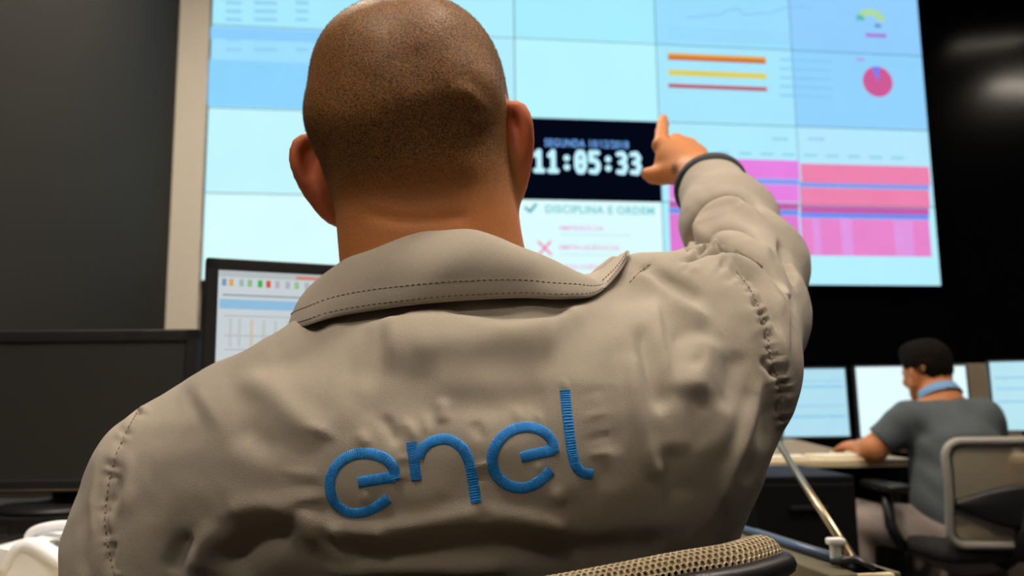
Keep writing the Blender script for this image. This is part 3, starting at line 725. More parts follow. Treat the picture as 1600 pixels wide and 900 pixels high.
# folds: pixel polyline, width, height in mm (+ ridge, - valley), optional width on the far side, ripple period
FOLDS = [
    ([(1002, 500), (1012, 555), (1024, 610), (1040, 650)], 16, -6.0, 14, 0), ([(1020, 465), (1033, 530), (1048, 595)], 7, 3.4, 14, 0),
    ([(1100, 520), (1090, 570), (1078, 610), (1070, 628)], 30, 8.5, 26, 0), ([(1050, 524), (1072, 528)], 12, -2.4, 12, 0), ([(1070, 571), (1090, 573)], 11, -2.6, 11, 0),
    ([(1150, 540), (1142, 600), (1128, 650)], 18, -3.0, 18, 0), ([(978, 425), (1024, 450), (1067, 482), (1115, 510)], 12, 6.5, 20, 0),
    ([(1020, 425), (1060, 447), (1105, 475)], 12, -5.0, 14, 0),
    ([(1190, 585), (1168, 675), (1143, 740), (1124, 795)], 7, 2.8, 10, 0), ([(1205, 620), (1184, 700), (1160, 765)], 12, -2.8, 12, 0), ([(1168, 600), (1150, 680), (1125, 740)], 12, -1.8, 12, 0),
    ([(985, 545), (993, 640), (1015, 720), (1042, 752)], 20, 3.6, 12, 0), ([(950, 560), (952, 650), (960, 720)], 18, -2.2, 18, 0), ([(1052, 690), (1056, 740), (1075, 790)], 22, -3.0, 22, 0),
    ([(560, 520), (640, 506), (720, 508), (790, 522), (850, 515), (920, 480)], 13, 3.6, 20, 0), ([(690, 487), (780, 487), (840, 492), (900, 478)], 10, -4.0, 10, 0), ([(520, 512), (580, 498), (650, 492)], 8, -2.5, 8, 0),
    ([(590, 540), (700, 535), (800, 537), (880, 530)], 34, 6.5, 34, 0), ([(560, 625), (650, 640), (760, 630), (860, 620)], 34, -4.5, 34, 0), ([(300, 640), (380, 590), (450, 560)], 40, 4.0, 40, 0),
    ([(520, 575), (600, 585), (690, 600)], 30, -3.6, 30, 0), ([(385, 585), (450, 640), (520, 690)], 22, 3.6, 26, 0), ([(360, 660), (430, 700), (500, 720)], 24, -2.2, 24, 0),
    ([(730, 560), (800, 570), (880, 560)], 26, -2.0, 26, 0), ([(640, 560), (700, 545), (780, 545)], 24, 2.0, 24, 0),
    ([(590, 640), (612, 676), (625, 700)], 11, -3.4, 11, 0), ([(632, 650), (650, 690)], 7, 2.4, 7, 0), ([(690, 615), (692, 665)], 11, 3.0, 11, 0), ([(662, 640), (668, 682)], 4, 1.7, 4, 0), ([(560, 672), (575, 700)], 9, 2.2, 9, 0),
    ([(740, 655), (752, 690)], 9, -2.2, 9, 0), ([(806, 630), (812, 660)], 6, 1.6, 6, 0), ([(838, 640), (846, 664)], 4, 1.4, 4, 0), ([(878, 590), (884, 612)], 4, 1.6, 4, 0),
    ([(905, 655), (958, 640)], 5, 0.9, 6, 0), ([(912, 690), (965, 676)], 5, -0.8, 5, 0), ([(918, 712), (962, 704)], 4, 1.2, 5, 0), ([(905, 620), (950, 606)], 6, -0.7, 6, 0),
    ([(430, 735), (508, 742)], 5, 1.1, 6, 0), ([(440, 760), (508, 758)], 5, -1.1, 6, 0), ([(452, 782), (514, 776)], 7, 1.8, 7, 0), ([(530, 690), (500, 672), (470, 668)], 8, 1.6, 8, 0),
    ([(620, 720), (640, 712)], 4, 1.5, 4, 0), ([(612, 752), (640, 738)], 4, 1.5, 4, 0), ([(740, 730), (768, 722)], 4, 1.5, 4, 0), ([(742, 750), (770, 742)], 4, -1.4, 4, 0), ([(866, 760), (880, 790)], 10, 2.0, 10, 0), ([(570, 765), (576, 790)], 5, 1.6, 5, 0), ([(842, 722), (840, 738)], 4, 1.2, 4, 0),
    ([(745, 790), (765, 812)], 9, -2.0, 9, 0),
    ([(455, 800), (540, 828), (640, 822), (740, 802), (830, 812), (900, 828)], 15, 4.2, 22, 0), ([(470, 852), (600, 858), (760, 850), (900, 858), (1040, 850)], 24, -3.2, 30, 0), ([(520, 812), (535, 845)], 9, 2.0, 9, 0), ([(588, 818), (600, 850)], 10, 2.0, 10, 0),
    ([(352, 905), (380, 860), (420, 836), (462, 842)], 24, -10.0, 28, 0), ([(300, 905), (318, 850), (345, 815)], 18, 3.2, 18, 0), ([(268, 900), (282, 860), (305, 830)], 14, -4.5, 14, 0), ([(470, 815), (500, 850), (560, 880)], 16, 4.0, 20, 0), ([(345, 800), (420, 790), (470, 805)], 18, 4.0, 18, 0),
    ([(500, 893), (640, 888), (800, 886)], 12, 3.0, 14, 0),
    # left armhole seam
    ([(222, 632), (196, 678), (178, 722), (168, 768), (164, 815), (170, 862), (180, 905)], 4.5, -2.6, 4.5, 0), ([(222, 632), (196, 678), (178, 722), (168, 768), (164, 815), (170, 862), (180, 905)], 12, 1.7, 9, 27),
    ([(190, 740), (178, 775), (166, 802)], 8, -4.0, 8, 0), ([(180, 845), (172, 870), (168, 885)], 6, -3.0, 6, 0), ([(205, 700), (200, 760), (190, 815)], 10, 2.2, 10, 0), ([(140, 780), (130, 840), (136, 905)], 10, -2.0, 10, 0), ([(152, 730), (142, 790), (146, 850)], 8, 1.6, 8, 0),
    # right armhole seam
    ([(1120, 408), (1150, 424), (1172, 452), (1188, 486), (1199, 520), (1203, 552), (1214, 585), (1221, 615), (1219, 640), (1226, 668)], 4.5, -3.2, 4.5, 0), ([(1120, 408), (1150, 424), (1172, 452), (1188, 486), (1199, 520), (1203, 552), (1214, 585), (1221, 615), (1219, 640), (1226, 668)], 12, 2.4, 9, 19),
    ([(1060, 418), (1110, 425), (1150, 440)], 6, 1.6, 6, 22), ([(1165, 470), (1178, 500), (1184, 540)], 9, 2.0, 9, 0), ([(1185, 560), (1200, 575), (1216, 592)], 6, -2.6, 6, 0),
    # shoulder seam by the collar
    ([(984, 442), (1000, 425), (1022, 408)], 4, -1.8, 4, 0),
    # raised sleeve
    ([(1073, 392), (1083, 352), (1106, 322), (1138, 309), (1168, 316), (1190, 334)], 6, -6.0, 9, 0), ([(1086, 388), (1096, 356), (1116, 334), (1145, 322), (1175, 332), (1200, 352)], 8, 4.5, 10, 0),
    ([(1082, 398), (1100, 376), (1132, 360), (1165, 366), (1195, 388)], 6, -4.0, 9, 0), ([(1092, 402), (1116, 382), (1150, 374), (1186, 388), (1212, 414)], 7, 3.6, 8, 0),
    ([(1066, 404), (1104, 388), (1140, 388), (1176, 402), (1206, 430), (1226, 460)], 5, -5.0, 9, 0), ([(1110, 402), (1150, 400), (1188, 424), (1214, 460), (1228, 500)], 7, 4.0, 8, 0),
    ([(1150, 412), (1186, 440), (1208, 480), (1220, 530)], 5, -4.0, 7, 0), ([(1215, 370), (1234, 410), (1246, 446)], 7, -3.2, 7, 0), ([(1236, 452), (1238, 500), (1234, 560)], 6, -3.0, 6, 0), ([(1212, 490), (1222, 540), (1226, 590)], 5, 2.6, 5, 0), ([(1226, 440), (1232, 500), (1232, 560)], 5, 2.4, 5, 0),
    ([(1072, 396), (1082, 354), (1105, 325), (1138, 311), (1168, 318), (1188, 334)], 3.4, -10.0, 3.8, 0), ([(1080, 400), (1100, 378), (1132, 364), (1165, 371), (1195, 392)], 3.0, -6.0, 3.6, 0),
    ([(1066, 406), (1104, 391), (1140, 391), (1176, 405), (1206, 433), (1226, 463)], 3.4, -10.0, 4.0, 0), ([(1150, 414), (1186, 442), (1208, 482), (1220, 530)], 2.6, -3.5, 3.0, 0), ([(1216, 372), (1236, 412), (1246, 448)], 3, -3.5, 3, 0),
    ([(1075, 302), (1090, 290), (1130, 284), (1165, 298)], 10, -1.2, 10, 0), ([(1070, 340), (1085, 318), (1110, 300)], 10, 1.6, 10, 0),
]
ju, jv = project(JV)
facing = np.einsum('ij,ij->i', JN, CAM - JV); facing /= np.linalg.norm(CAM - JV, axis=1)
fw_ = np.clip(facing / np.where(JV[:, 1] > 0.66, 0.05, 0.2), 0, 1) * np.where(JV[:, 1] > 0.66, np.clip(0.6 / np.maximum(facing, 0.05), 1.0, 3.0), 1.0)
disp = fold_field(ju, jv, FOLDS) * 0.001 * fw_
# soft irregular drape everywhere
def wav(P, s, ph): return np.sin(P[:, 0] * s + ph + 1.7 * np.sin(P[:, 2] * s * 0.6 + ph)) * np.sin(P[:, 2] * s * 0.8 + 2 * ph + 1.3 * np.sin(P[:, 0] * s * 0.7))
disp += (wav(JV, 45, 0.4) * 0.0011 + wav(JV, 95, 2.1) * 0.00055 + wav(JV, 190, 4.0) * 0.00022)
JV2 = JV + JN * disp[:, None]
me = np_mesh(JV2, JQ, 'jacket')
m_cloth = mat('work_cloth', (165, 155, 141), 0.82, var=0.10, scale=700, bump=0.32, bscale=1700, sheen=0.12, spec=0.25)
jacket = keep(link('jacket', me, m_cloth), person)
BVH = BVHTree.FromPolygons(JV2.tolist(), JQ[(facing[JQ] > -0.05).any(1)].tolist())
def hit(u, v):
    r = BVH.ray_cast(Vector(CAM), Vector(ray(u, v)).normalized())
    return (np.array(r[0]), np.array(r[1])) if r[0] is not None else (None, None)

# ---- collar: turned-down, wraps the neck; stations run from the front left round the back to the front right
def on(u, v, off=0.004):
    p, n = hit(u, v)
    return p + n * off
COL_TOP = [px(600, 452, 0.735), px(560, 430, 0.700), px(546, 414, 0.672), px(556, 400, 0.640), px(580, 381, 0.612), px(614, 368, 0.592), px(650, 363, 0.580), px(690, 361, 0.576), px(735, 359, 0.577), px(772, 370, 0.582), px(800, 383, 0.592), px(835, 399, 0.606), px(866, 424, 0.625), px(890, 446, 0.640), px(916, 444, 0.640), px(944, 420, 0.648), px(970, 401, 0.655)]
COL_LOW = [px(520, 535, 0.735), px(468, 524, 0.690), px(451, 519, 0.645), px(482, 509, 0.605), px(520, 497, 0.566), px(580, 486, 0.547), px(640, 478, 0.537), px(700, 472, 0.532), px(765, 468, 0.532), px(820, 466, 0.537), px(865, 468, 0.546), px(900, 467, 0.560), px(924, 464, 0.575), px(944, 452, 0.592), px(966, 426, 0.612), px(979, 404, 0.632), px(981, 399, 0.640)]
for k in range(3, 12):
    _u, _v = [float(q[0]) for q in project(COL_LOW[k][None])]
    _p, _n = hit(_u, _v)
    if _p is not None: COL_LOW[k] = px(_u, _v, float(_p[1]) - 0.010)
NS = 96
top = catmull(COL_TOP, NS); low = catmull(COL_LOW, NS)
CTR = px(690, 440, 0.66)
NV = 15
CG = np.zeros((NS, NV, 3))
for i in range(NS):
    o = (top[i] + low[i]) / 2 - CTR; o[2] = 0; o /= np.linalg.norm(o) + 1e-9
    for j in range(NV):
        t = j / (NV - 1)
        p = top[i] * (1 - t) + low[i] * t
        bul = math.sin(math.pi * min(1, t * 1.0)) * 0.010 * (1 if i < 78 else 0.3)
        wr = 0.0010 * math.sin(i * 0.33 + 5 * t) * math.sin(math.pi * t) + 0.0022 * math.exp(-((i - 52 + 16 * t) / 4.0) ** 2) * math.sin(math.pi * t) - 0.002 * math.exp(-((i - 44 + 14 * t) / 5.0) ** 2) * math.sin(math.pi * t)
        CG[i, j] = p + o * (bul + wr) + np.array([0, 0, 0.004 * math.sin(math.pi * t)])
        # press down inside the topstitch channel
        if 0.80 < t < 0.95: CG[i, j] += o * 0.0006
b = MB(); b.grid(CG)
inner = top + (CTR - top) * np.array([0.16, 0.16, 0.0]) + np.array([0, 0, -0.035])
roll = top + (CTR - top) * np.array([0.05, 0.05, 0.0]) + np.array([0, 0, 0.0006])
collar = b.build('collar', m_cloth, None, True)
md = collar.modifiers.new('thickness', 'SOLIDIFY'); md.thickness = 0.0026; md.offset = 0.0
md = collar.modifiers.new('smooth', 'SUBSURF'); md.levels = 1; md.render_levels = 1
collar.parent = jacket
b = MB(); b.grid(np.stack([top, roll, inner], 1)); stand = b.build('collar_stand', m_cloth, None, True); stand.parent = jacket
md = stand.modifiers.new('thickness', 'SOLIDIFY'); md.thickness = 0.002
m_thread = mat('dark_thread', (104, 92, 78), 0.8, var=0.2, scale=500)
def stitches(name, P, Nn, ln=0.0021, gap=0.0011, r=0.00042, parent=None, m=None):
    """a row of thread stitches along a 3D line"""
    P = np.asarray(P); seg = np.linalg.norm(np.diff(P, axis=0), axis=1); s = np.concatenate([[0], np.cumsum(seg)])
    mb = MB(); x = 0.0
    while x + ln < s[-1]:
        a, c = [np.array([np.interp(q, s, P[:, k]) for k in range(3)]) for q in (x, x + ln)]
        n = np.array([np.interp(x, s, Nn[:, k]) for k in range(3)])
        mb.tube([a - n * r, (a + c) / 2 + n * r * 0.7, c - n * r], r, n=5)
        x += ln + gap
    o = mb.build(name, m or m_thread, parent, True); tag(o, kind='stuff')
    return o
cn = np.cross(CG[2:, :][:, 7] - CG[:-2, :][:, 7], CG[1:-1, 9] - CG[1:-1, 5]); cn /= np.linalg.norm(cn, axis=1)[:, None]
if (cn[NS // 2] @ (CAM - CG[NS // 2, 7])) < 0: cn = -cn
for j0, fr in ((11, 0.3), (13, 0.35)):
    row = CG[1:-1, j0] * (1 - fr) + CG[1:-1, j0 + 1] * fr
    stitches('topstitching', row + cn * 0.0015, cn, 0.0024, 0.0016, parent=collar)
# ---- seam stitching on the shoulders
for pl in ([(222, 632), (196, 678), (178, 722), (168, 768), (164, 815), (170, 862), (179, 898)], [(1150, 424), (1172, 452), (1188, 486), (1199, 520), (1203, 552), (1214, 585), (1221, 615), (1219, 640), (1225, 664)], [(984, 442), (1000, 425), (1020, 410)]):
    pts = [hit(u, v) for u, v in catmull(pl, 60)]
    pts = [p for p in pts if p[0] is not None]
    stitches('seam_stitching', np.array([p + n * 0.0005 for p, n in pts]), np.array([n for p, n in pts]), 0.0028, 0.0018, 0.0004, parent=jacket, m=mat('seam_thread', (156, 146, 130), 0.8))

# ---- embroidered lettering, satin stitch
def zz(pts): return [(480 + x * 0.3, 580 + y * 0.3) for x, y in pts]
LET = [('embroidered_letter', [[(265, 580), (350, 566), (458, 549)], [(459, 562), (449, 505), (405, 455), (330, 430), (255, 432), (185, 462), (138, 515), (118, 580), (126, 650), (162, 706), (222, 738), (290, 736), (358, 708), (424, 662)]]),
       ('embroidered_letter', [[(543, 368), (556, 470), (570, 568)], [(580, 450), (600, 405), (645, 370), (710, 354), (768, 370), (815, 412), (842, 470), (862, 570), (880, 683)]]),
       ('embroidered_letter', [[(1112, 450), (1195, 430), (1288, 410)], [(1288, 424), (1276, 366), (1238, 320), (1180, 295), (1118, 293), (1055, 314), (1002, 358), (968, 420), (964, 488), (990, 548), (1040, 590), (1100, 608), (1160, 600), (1220, 565), (1270, 516)]]),
       ('embroidered_letter', [[(1342, 98), (1352, 200), (1367, 330), (1384, 440), (1404, 500), (1438, 530), (1486, 538)]])]
m_blue = mat('blue_thread', (6, 142, 228), 0.42, var=0.22, scale=900, spec=0.5, sheen=0.2, bump=0.5, bscale=1500)
for nm, paths in LET:
    mb = MB()
    for pth in paths:
        C2 = catmull(zz(pth), max(60, int(len(pth) * 42)))
        pn = [hit(u, v) for u, v in C2]
        P = np.array([p for p, n in pn]); Nn = np.array([n for p, n in pn])
        k = np.hanning(25); k /= k.sum()
        Nn = np.stack([np.convolve(np.pad(Nn[:, a], 12, mode='edge'), k, 'valid') for a in range(3)], 1); Nn /= np.linalg.norm(Nn, axis=1)[:, None]
        P = np.stack([np.convolve(np.pad(P[:, a], 12, mode='reflect', reflect_type='odd'), k, 'valid') for a in range(3)], 1)
        T = np.gradient(P, axis=0); T /= np.linalg.norm(T, axis=1)[:, None]
        S = np.cross(T, Nn)
        hw_ = 0.0034
        rows = []
        for i in range(len(P)):
            j1 = 1 + 0.05 * math.sin(i * 0.83) * math.sin(i * 0.21) + 0.05 * (random.random() - 0.5); up = 0.00125 + 0.00022 * math.sin(i * 1.05) + 0.00012 * random.random()
            rows.append([P[i] + S[i] * hw_ * j1 * math.copysign(abs(math.cos(a)) ** 0.75, math.cos(a)) + Nn[i] * (math.copysign(abs(math.sin(a)) ** 0.8, math.sin(a)) * up - 0.0004) for a in np.linspace(-0.35, math.pi + 0.35, 12)])
        mb.grid(rows)
        for e in (0, -1):
            mb.bm.faces.new([mb.bm.verts.new(tuple(map(float, q))) for q in rows[e]])
    o = mb.build(nm, m_blue, jacket, True)

# ---- cuff of the raised sleeve: dark ring coloured as the shade in the cuff gap, and lining
m_cuff_gap = mat('cuff_gap_shade', (34, 36, 48), 0.7, var=0.15, scale=200, bump=0.2, bscale=900)
a1 = np.cross(CUFF_N, [0, 0, 1.0]); a1 /= np.linalg.norm(a1); a2 = np.cross(a1, CUFF_N)
def ring(off, r, n=48): return [CUFF_C + CUFF_N * off + (a1 * math.cos(2 * math.pi * k / n) + a2 * math.sin(2 * math.pi * k / n)) * r for k in range(n + 1)]
b = MB(); b.grid([ring(o, r) for o, r in ((-0.016, 0.0440), (-0.012, 0.0492), (-0.002, 0.0502), (0.001, 0.0485), (0.001, 0.043), (-0.006, 0.036), (-0.004, 0.028))])
o = b.build('cuff_edge', m_cuff_gap, jacket, True)
o['label'] = 'dark ring on the sleeve cuff, standing in for its shaded gap'

# ---- trousers and shoes (under the desk)
hip = NECK + np.array([0.0, 0.05, -0.66])
def trousers1(P):
    f = ell(P, hip + np.array([0, 0.02, 0.03]), (0.185, 0.135, 0.13))
    for s in (-1, 1):
        f = smin(f, chain(P, [(hip + np.array([s * 0.09, 0, 0]), 0.10), (np.array([hip[0] + s * 0.13, 1.12, 0.53]), 0.075), (np.array([hip[0] + s * 0.13, 1.16, 0.10]), 0.062)], 0.03), 0.05)
    return f
V, Q, N = sdf_mesh(trousers1, (-0.45, 0.45, 0.02), (0.35, 1.3, 0.8), 0.009, newton=1)
keep(link('trousers', np_mesh(V, Q, 'trousers'), mat('grey_trousers', (84, 82, 80), 0.85, bump=0.2, bscale=600)), person)
for s in (-1, 1):
    c0 = np.array([hip[0] + s * 0.13, 1.22, 0.0])
    V, Q, N = sdf_mesh(lambda P: smax(smin(ell(P, c0 + np.array([0, 0.02, 0.03]), (0.047, 0.14, 0.05)), cap(P, c0 + np.array([0, -0.05, 0.05]), c0 + np.array([0, -0.06, 0.11]), 0.045, 0.045), 0.03), 0.004 - P[:, 2], 0.006), c0 - [0.08, 0.2, 0.02], c0 + [0.08, 0.2, 0.2], 0.009, newton=1)
    keep(link('shoe', np_mesh(V, Q, 'shoe'), mat('black_leather', (20, 19, 18), 0.35)), person)

# ================================================================== FURNITURE AROUND THE MAN
m_desk = mat('beige_laminate', (214, 196, 160), 0.45, var=0.05, scale=18)
m_dark = mat('dark_metal', (24, 24, 26), 0.5, var=0.2)
m_plast = mat('black_plastic', (24, 24, 27), 0.42, var=0.2, bump=0.08, bscale=900)
m_glossy = mat('dark_screen', (44, 43, 41), 0.38, var=0.1, scale=2)
m_chrome = mat('brushed_metal', (176, 160, 134), 0.32, metal=0.9, var=0.15, scale=60)
DZ = 0.74
def desk(name, label, x0, x1, y0, y1, front, loc=None, rz=0.0, zt=DZ):
    """x0..y1 in the desk's own frame"""
    r = empty(name, loc or (0, 0, 0), rz); tag(r, label, 'desk')
    MB().box(((x0 + x1) / 2, (y0 + y1) / 2, zt - 0.014), (x1 - x0, y1 - y0, 0.028), 0.006).build('desktop', m_desk, r)
    for x in (x0 + 0.05, x1 - 0.05):
        MB().box((x, (y0 + y1) / 2, (zt - 0.028) / 2), (0.04, (y1 - y0) * 0.8, zt - 0.028), 0.004).build('leg', m_dark, r)
    MB().box(((x0 + x1) / 2, y1 - 0.06, zt - 0.25), (x1 - x0 - 0.14, 0.02, 0.44)).build('modesty_panel', m_dark, r)
    return r
desk('control_desk', 'beige control desk in front of the pointing man', -0.85, 0.50, -0.35, 0.45, True, (-0.15, 1.32, 0))

def monitor(name, label, Cpt, wid, hgt, rz, tilt, bez, dep, screen_mat, foot_z=DZ, case=None, group=None, btn=False):
    """Cpt = centre of the screen front; faces -y of its own frame"""
    C = np.asarray(Cpt, float)
    r = empty(name, (C[0], C[1], foot_z), rz); tag(r, label, 'monitor', group)
    R = Matrix.Rotation(tilt, 3, 'X'); zc = C[2] - foot_z
    mc = case or m_plast
    def tr(p): return tuple(R @ Vector(p) + Vector((0, 0, zc)))
    b = MB()
    W2, H2 = wid / 2, hgt / 2
    for cx, cz, sx, sz in ((0, H2 - bez / 2, wid, bez), (0, -H2 + bez / 2, wid, bez), (W2 - bez / 2, 0, bez, hgt), (-W2 + bez / 2, 0, bez, hgt)):
        b.box(tr((cx, 0.0, cz)), (sx, 0.022, sz), 0.003, R)
    b.build('bezel', mc, r)
    MB().box(tr((0, 0.022, 0)), (wid - 0.01, 0.030, hgt - 0.01), 0.006, R).box(tr((0, 0.045, 0)), (wid * 0.55, 0.03, hgt * 0.6), 0.012, R).build('back_shell', mc, r)
    sc = MB().box(tr((0, -0.004, 0)), (wid - 2 * bez + 0.002, 0.006, hgt - 2 * bez + 0.002), 0, R).build('screen', screen_mat, r)
    MB().box((0, 0.075, zc * 0.5 + 0.018), (0.07, 0.022, zc + 0.024), 0.004).build('stand_neck', mc, r)
    MB().lathe([(0.115, 0.0), (0.118, 0.005), (0.10, 0.013), (0.04, 0.018)], 32, (0, 0.06, 0)).build('stand_base', mc, r, True)
    return r, tr, R
# dark monitor on the left
C = (px(305, 514, 1.45) + px(305, 766, 1.45)) / 2
mw, mh = 0.47, float(np.linalg.norm(px(305, 514, 1.45) - px(305, 766, 1.45)))
r, tr, R = monitor('monitor', 'black monitor with switched-off screen on the left of the desk', C - np.array([mw / 2, 0.0, 0]), mw, mh, 0.02, -0.06, 0.021, 0.05, m_glossy, DZ + 0.042)
MB().box(tr((0, -0.0115, -mh / 2 + 0.004)), (mw * 0.98, 0.003, 0.003), 0, R).build('bezel_reflection', m_chrome, r)  # thin metal strip standing in for a reflection along the bottom bezel
MB().box(tr((mw / 2 - 0.105, -0.0125, -mh / 2 + 0.0115)), (0.018, 0.002, 0.005), 0, R).build('power_button', mat('pale_plastic', (150, 140, 118), 0.5), r)

# lit monitor behind the man
LT = px(322, 403, 1.22); _d = ray(930, 438); RTp = CAM + _d * ((LT[2] - CAM_Z) / _d[2])   # top edge is level
mw = float(np.hypot(*(RTp - LT)[:2])); mh = 0.36
ang = math.atan2(RTp[1] - LT[1], RTp[0] - LT[0])
Cc = (LT + RTp) / 2 - np.array([0, 0, mh / 2])
m_lit = emit('office_screen', (206, 216, 220), 0.92, 0.04, 6)
mon2, tr, R = monitor('monitor', 'lit monitor with a spreadsheet program, behind the man\'s left shoulder', Cc, mw, mh, ang, -0.02, 0.018, 0.05, m_lit)
M2 = Matrix.Translation(mon2.location) @ Matrix.Rotation(ang, 4, 'Z')
M2i = np.array(M2.inverted())
zc = Cc[2] - DZ
def m2(u, v):
    """pixel -> (x, z) on that screen"""
    n = np.array(M2.to_3x3() @ R @ Vector((0, -1, 0))); o = np.array(M2 @ Vector(tr((0, -0.008, 0))))
    d = ray(u, v); P = CAM + d * (((o - CAM) @ n) / (d @ n))
    q = R.transposed() @ (Vector((M2i @ np.array([*P, 1]))[:3]) - Vector((0, 0, zc)))
    return q.x, q.z
def m2rect(name, u0, v0, u1, v1, rgb, lay=1, fit=0.055):
    x0, z0 = m2(u0, v0); x1, _ = m2(u1, v0 + (u1 - u0) * fit); _, z1 = m2(u0, v1)
    c = tr(((x0 + x1) / 2, -0.0078 - 0.0005 * lay, (z0 + z1) / 2))
    return MB().box(c, (abs(x1 - x0), 0.0004, abs(z0 - z1)), 0, R).build(name, emit('mon_%d_%d_%d' % rgb, rgb, 0.9, 0.05, 10), mon2)
m2rect('title_bar', 342, 420, 545, 432, (188, 196, 198)); m2rect('alert_bar', 463, 432, 545, 437, (214, 138, 118), 2)
for u, c in ((347, (132, 158, 186)), (358, (226, 170, 92)), (374, (170, 186, 178)), (387, (150, 190, 140)), (403, (70, 178, 72)), (416, (214, 88, 66)), (430, (196, 176, 196)), (446, (178, 184, 190)), (460, (158, 200, 140)), (476, (176, 186, 192)), (490, (180, 186, 192))):
    m2rect('toolbar_icon', u, 435 + (u - 342) * 0.05, u + 7, 446 + (u - 342) * 0.05, c, 2)
m2rect('menu_line', 348, 459, 545, 462, (156, 166, 170), 2); m2rect('selected_row', 343, 467, 545, 482, (150, 196, 228))
for v in (492, 523, 545): m2rect('table_rule', 350, v, 545, v + 2, (184, 190, 190))
for u in (358, 372, 391, 410, 428, 448): m2rect('table_column', u, 497 + (u - 342) * 0.05, u + 5, 542, (214, 200, 180) if u == 391 else (200, 204, 204))
# slim dark side panel of the next device beyond the lit monitor
b = MB(); P0 = px(315, 437, 1.5); P1 = px(326, 575, 1.5)
r = empty('speaker_bar', (float((P0[0] + P1[0]) / 2), 1.5, DZ)); tag(r, 'narrow black speaker bar standing between the two monitors', 'speaker')
hh = P0[2] - DZ
MB().box((0, 0.03, hh / 2), (0.018, 0.06, hh), 0.003).build('body', m_plast, r)
MB().box((0.002, -0.0015, hh * 0.72), (0.003, 0.002, hh * 0.4)).build('grille_line', mat('grey_strip', (70, 72, 78), 0.4), r)
MB().box((-0.002, -0.001, hh - 0.155), (0.009, 0.004, 0.012), 0.001).build('knob', mat('brass_knob', (190, 160, 104), 0.35, metal=0.6), r)

# white telephone at the lower left
m_tel = mat('white_phone', (232, 235, 238), 0.4, var=0.03)
T0 = pxz(60, 905, DZ)
ph = empty('desk_telephone', (float(T0[0]), float(T0[1]), DZ), 0.0); tag(ph, 'white desk telephone with raised handset at the left edge of the desk', 'telephone')
def tl(u, v, Y): return px(u, v, Y) - np.array([T0[0], T0[1], DZ])
Yt = T0[1]
b = MB(); b.prism([(-0.075, 0.0), (0.13, 0.0), (0.13, 0.022), (-0.02, 0.048), (-0.062, 0.040)], -0.06, 0.10); b.build('base', m_tel, ph)
hs = catmull([tl(12, 893, Yt - 0.05), tl(28, 862, Yt - 0.05), tl(50, 852, Yt - 0.05), tl(80, 866, Yt - 0.055), tl(115, 890, Yt - 0.06), tl(140, 905, Yt - 0.06)], 24)
MB().tube(hs, [0.012] + [0.0135] * 22 + [0.012], 14, flat=0.7).build('handset', m_tel, ph, True)
hs = catmull([tl(46, 845, Yt + 0.05), tl(52, 832, Yt + 0.05), tl(75, 824, Yt + 0.05), tl(110, 822, Yt + 0.05), tl(150, 834, Yt + 0.05), tl(156, 850, Yt + 0.05)], 24)
MB().tube(hs, [0.010] * 24, 14, flat=0.7).build('cradle', m_tel, ph, True)
for i in range(3):
    for j in range(4): MB().box((0.02 + i * 0.022, -0.02 + j * 0.022, 0.045 - i * 0.004), (0.014, 0.014, 0.006), 0.002).build('key', mat('grey_key', (120, 120, 118), 0.5), ph)
# black keyboard with a blue light, left of it
kb = empty('keyboard', (-0.76, 1.285, DZ)); tag(kb, 'black keyboard lying in front of the switched-off monitor', 'keyboard')
MB().box((0, 0, 0.008), (0.42, 0.13, 0.016), 0.003).build('case', m_plast, kb)
keym = None
for i in range(15):
    for j in range(5):
        if keym is None:
            k0 = MB().box((0, 0, 0), (0.022, 0.02, 0.006), 0.002).build('key', m_dark, kb); keym = k0.data
        else:
            k0 = bpy.data.objects.new('key', keym); COL.objects.link(k0); k0.parent = kb
        k0.location = (-0.19 + i * 0.0265, -0.048 + j * 0.024, 0.019)
MB().box((0.175, 0.058, 0.017), (0.03, 0.006, 0.002)).build('status_light', emit('blue_led', (70, 150, 240), 0.8), kb)

eq = empty('equipment_box', (-0.78, 1.54, DZ)); tag(eq, 'flat black equipment box under the switched-off monitor', 'equipment box')
MB().box((0, 0, 0.022), (0.62, 0.30, 0.040), 0.004).build('case', m_plast, eq)
for k in range(4): MB().box((-0.22 + 0.14 * k, -0.151, 0.022), (0.09, 0.004, 0.012), 0.001).build('port_cover', m_dark, eq)
MB().box((0.26, -0.152, 0.030), (0.012, 0.003, 0.006)).build('status_light', emit('blue_led', (70, 150, 240), 0.8), eq)

# document stand at the right end of the desk
A = pxz(1338, 884, DZ + 0.030); B_ = pxz(1150, 824, DZ + 0.030)
Tp = px(1212, 686, float(A[1]) + 0.34)
ds = empty('document_stand', (float(A[0]), float(A[1]), DZ)); tag(ds, 'slanted metal rod document stand with blue rail, right of the man', 'document stand')
def lo_(p): return tuple(np.asarray(p) - np.array([A[0], A[1], DZ]))
dirv = (B_ - A); dirv[2] = 0; dl = float(np.linalg.norm(dirv)); angd = math.atan2(dirv[1], dirv[0])
Rz = Matrix.Rotation(angd, 3, 'Z')
MB().box(tuple((np.array(lo_(A)) + np.array(lo_(B_))) / 2 * np.array([1, 1, 0]) + np.array([0, 0, 0.0125])), (dl * 1.12, 0.085, 0.025), 0.003, Rz).build('base_board', mat('olive_board', (92, 84, 60), 0.7, bump=0.1, bscale=300), ds)
MB().tube([lo_(A), lo_((A + B_) / 2), lo_(B_)], 0.0062, 14).build('rail', mat('blue_rail', (74, 92, 120), 0.35, metal=0.3), ds, True)
MB().tube([lo_(A + np.array([0, 0.004, 0.004])), lo_((A + Tp) / 2), lo_(Tp)], [0.0055, 0.005, 0.0045], 10).build('slanted_rod', m_chrome, ds, True)
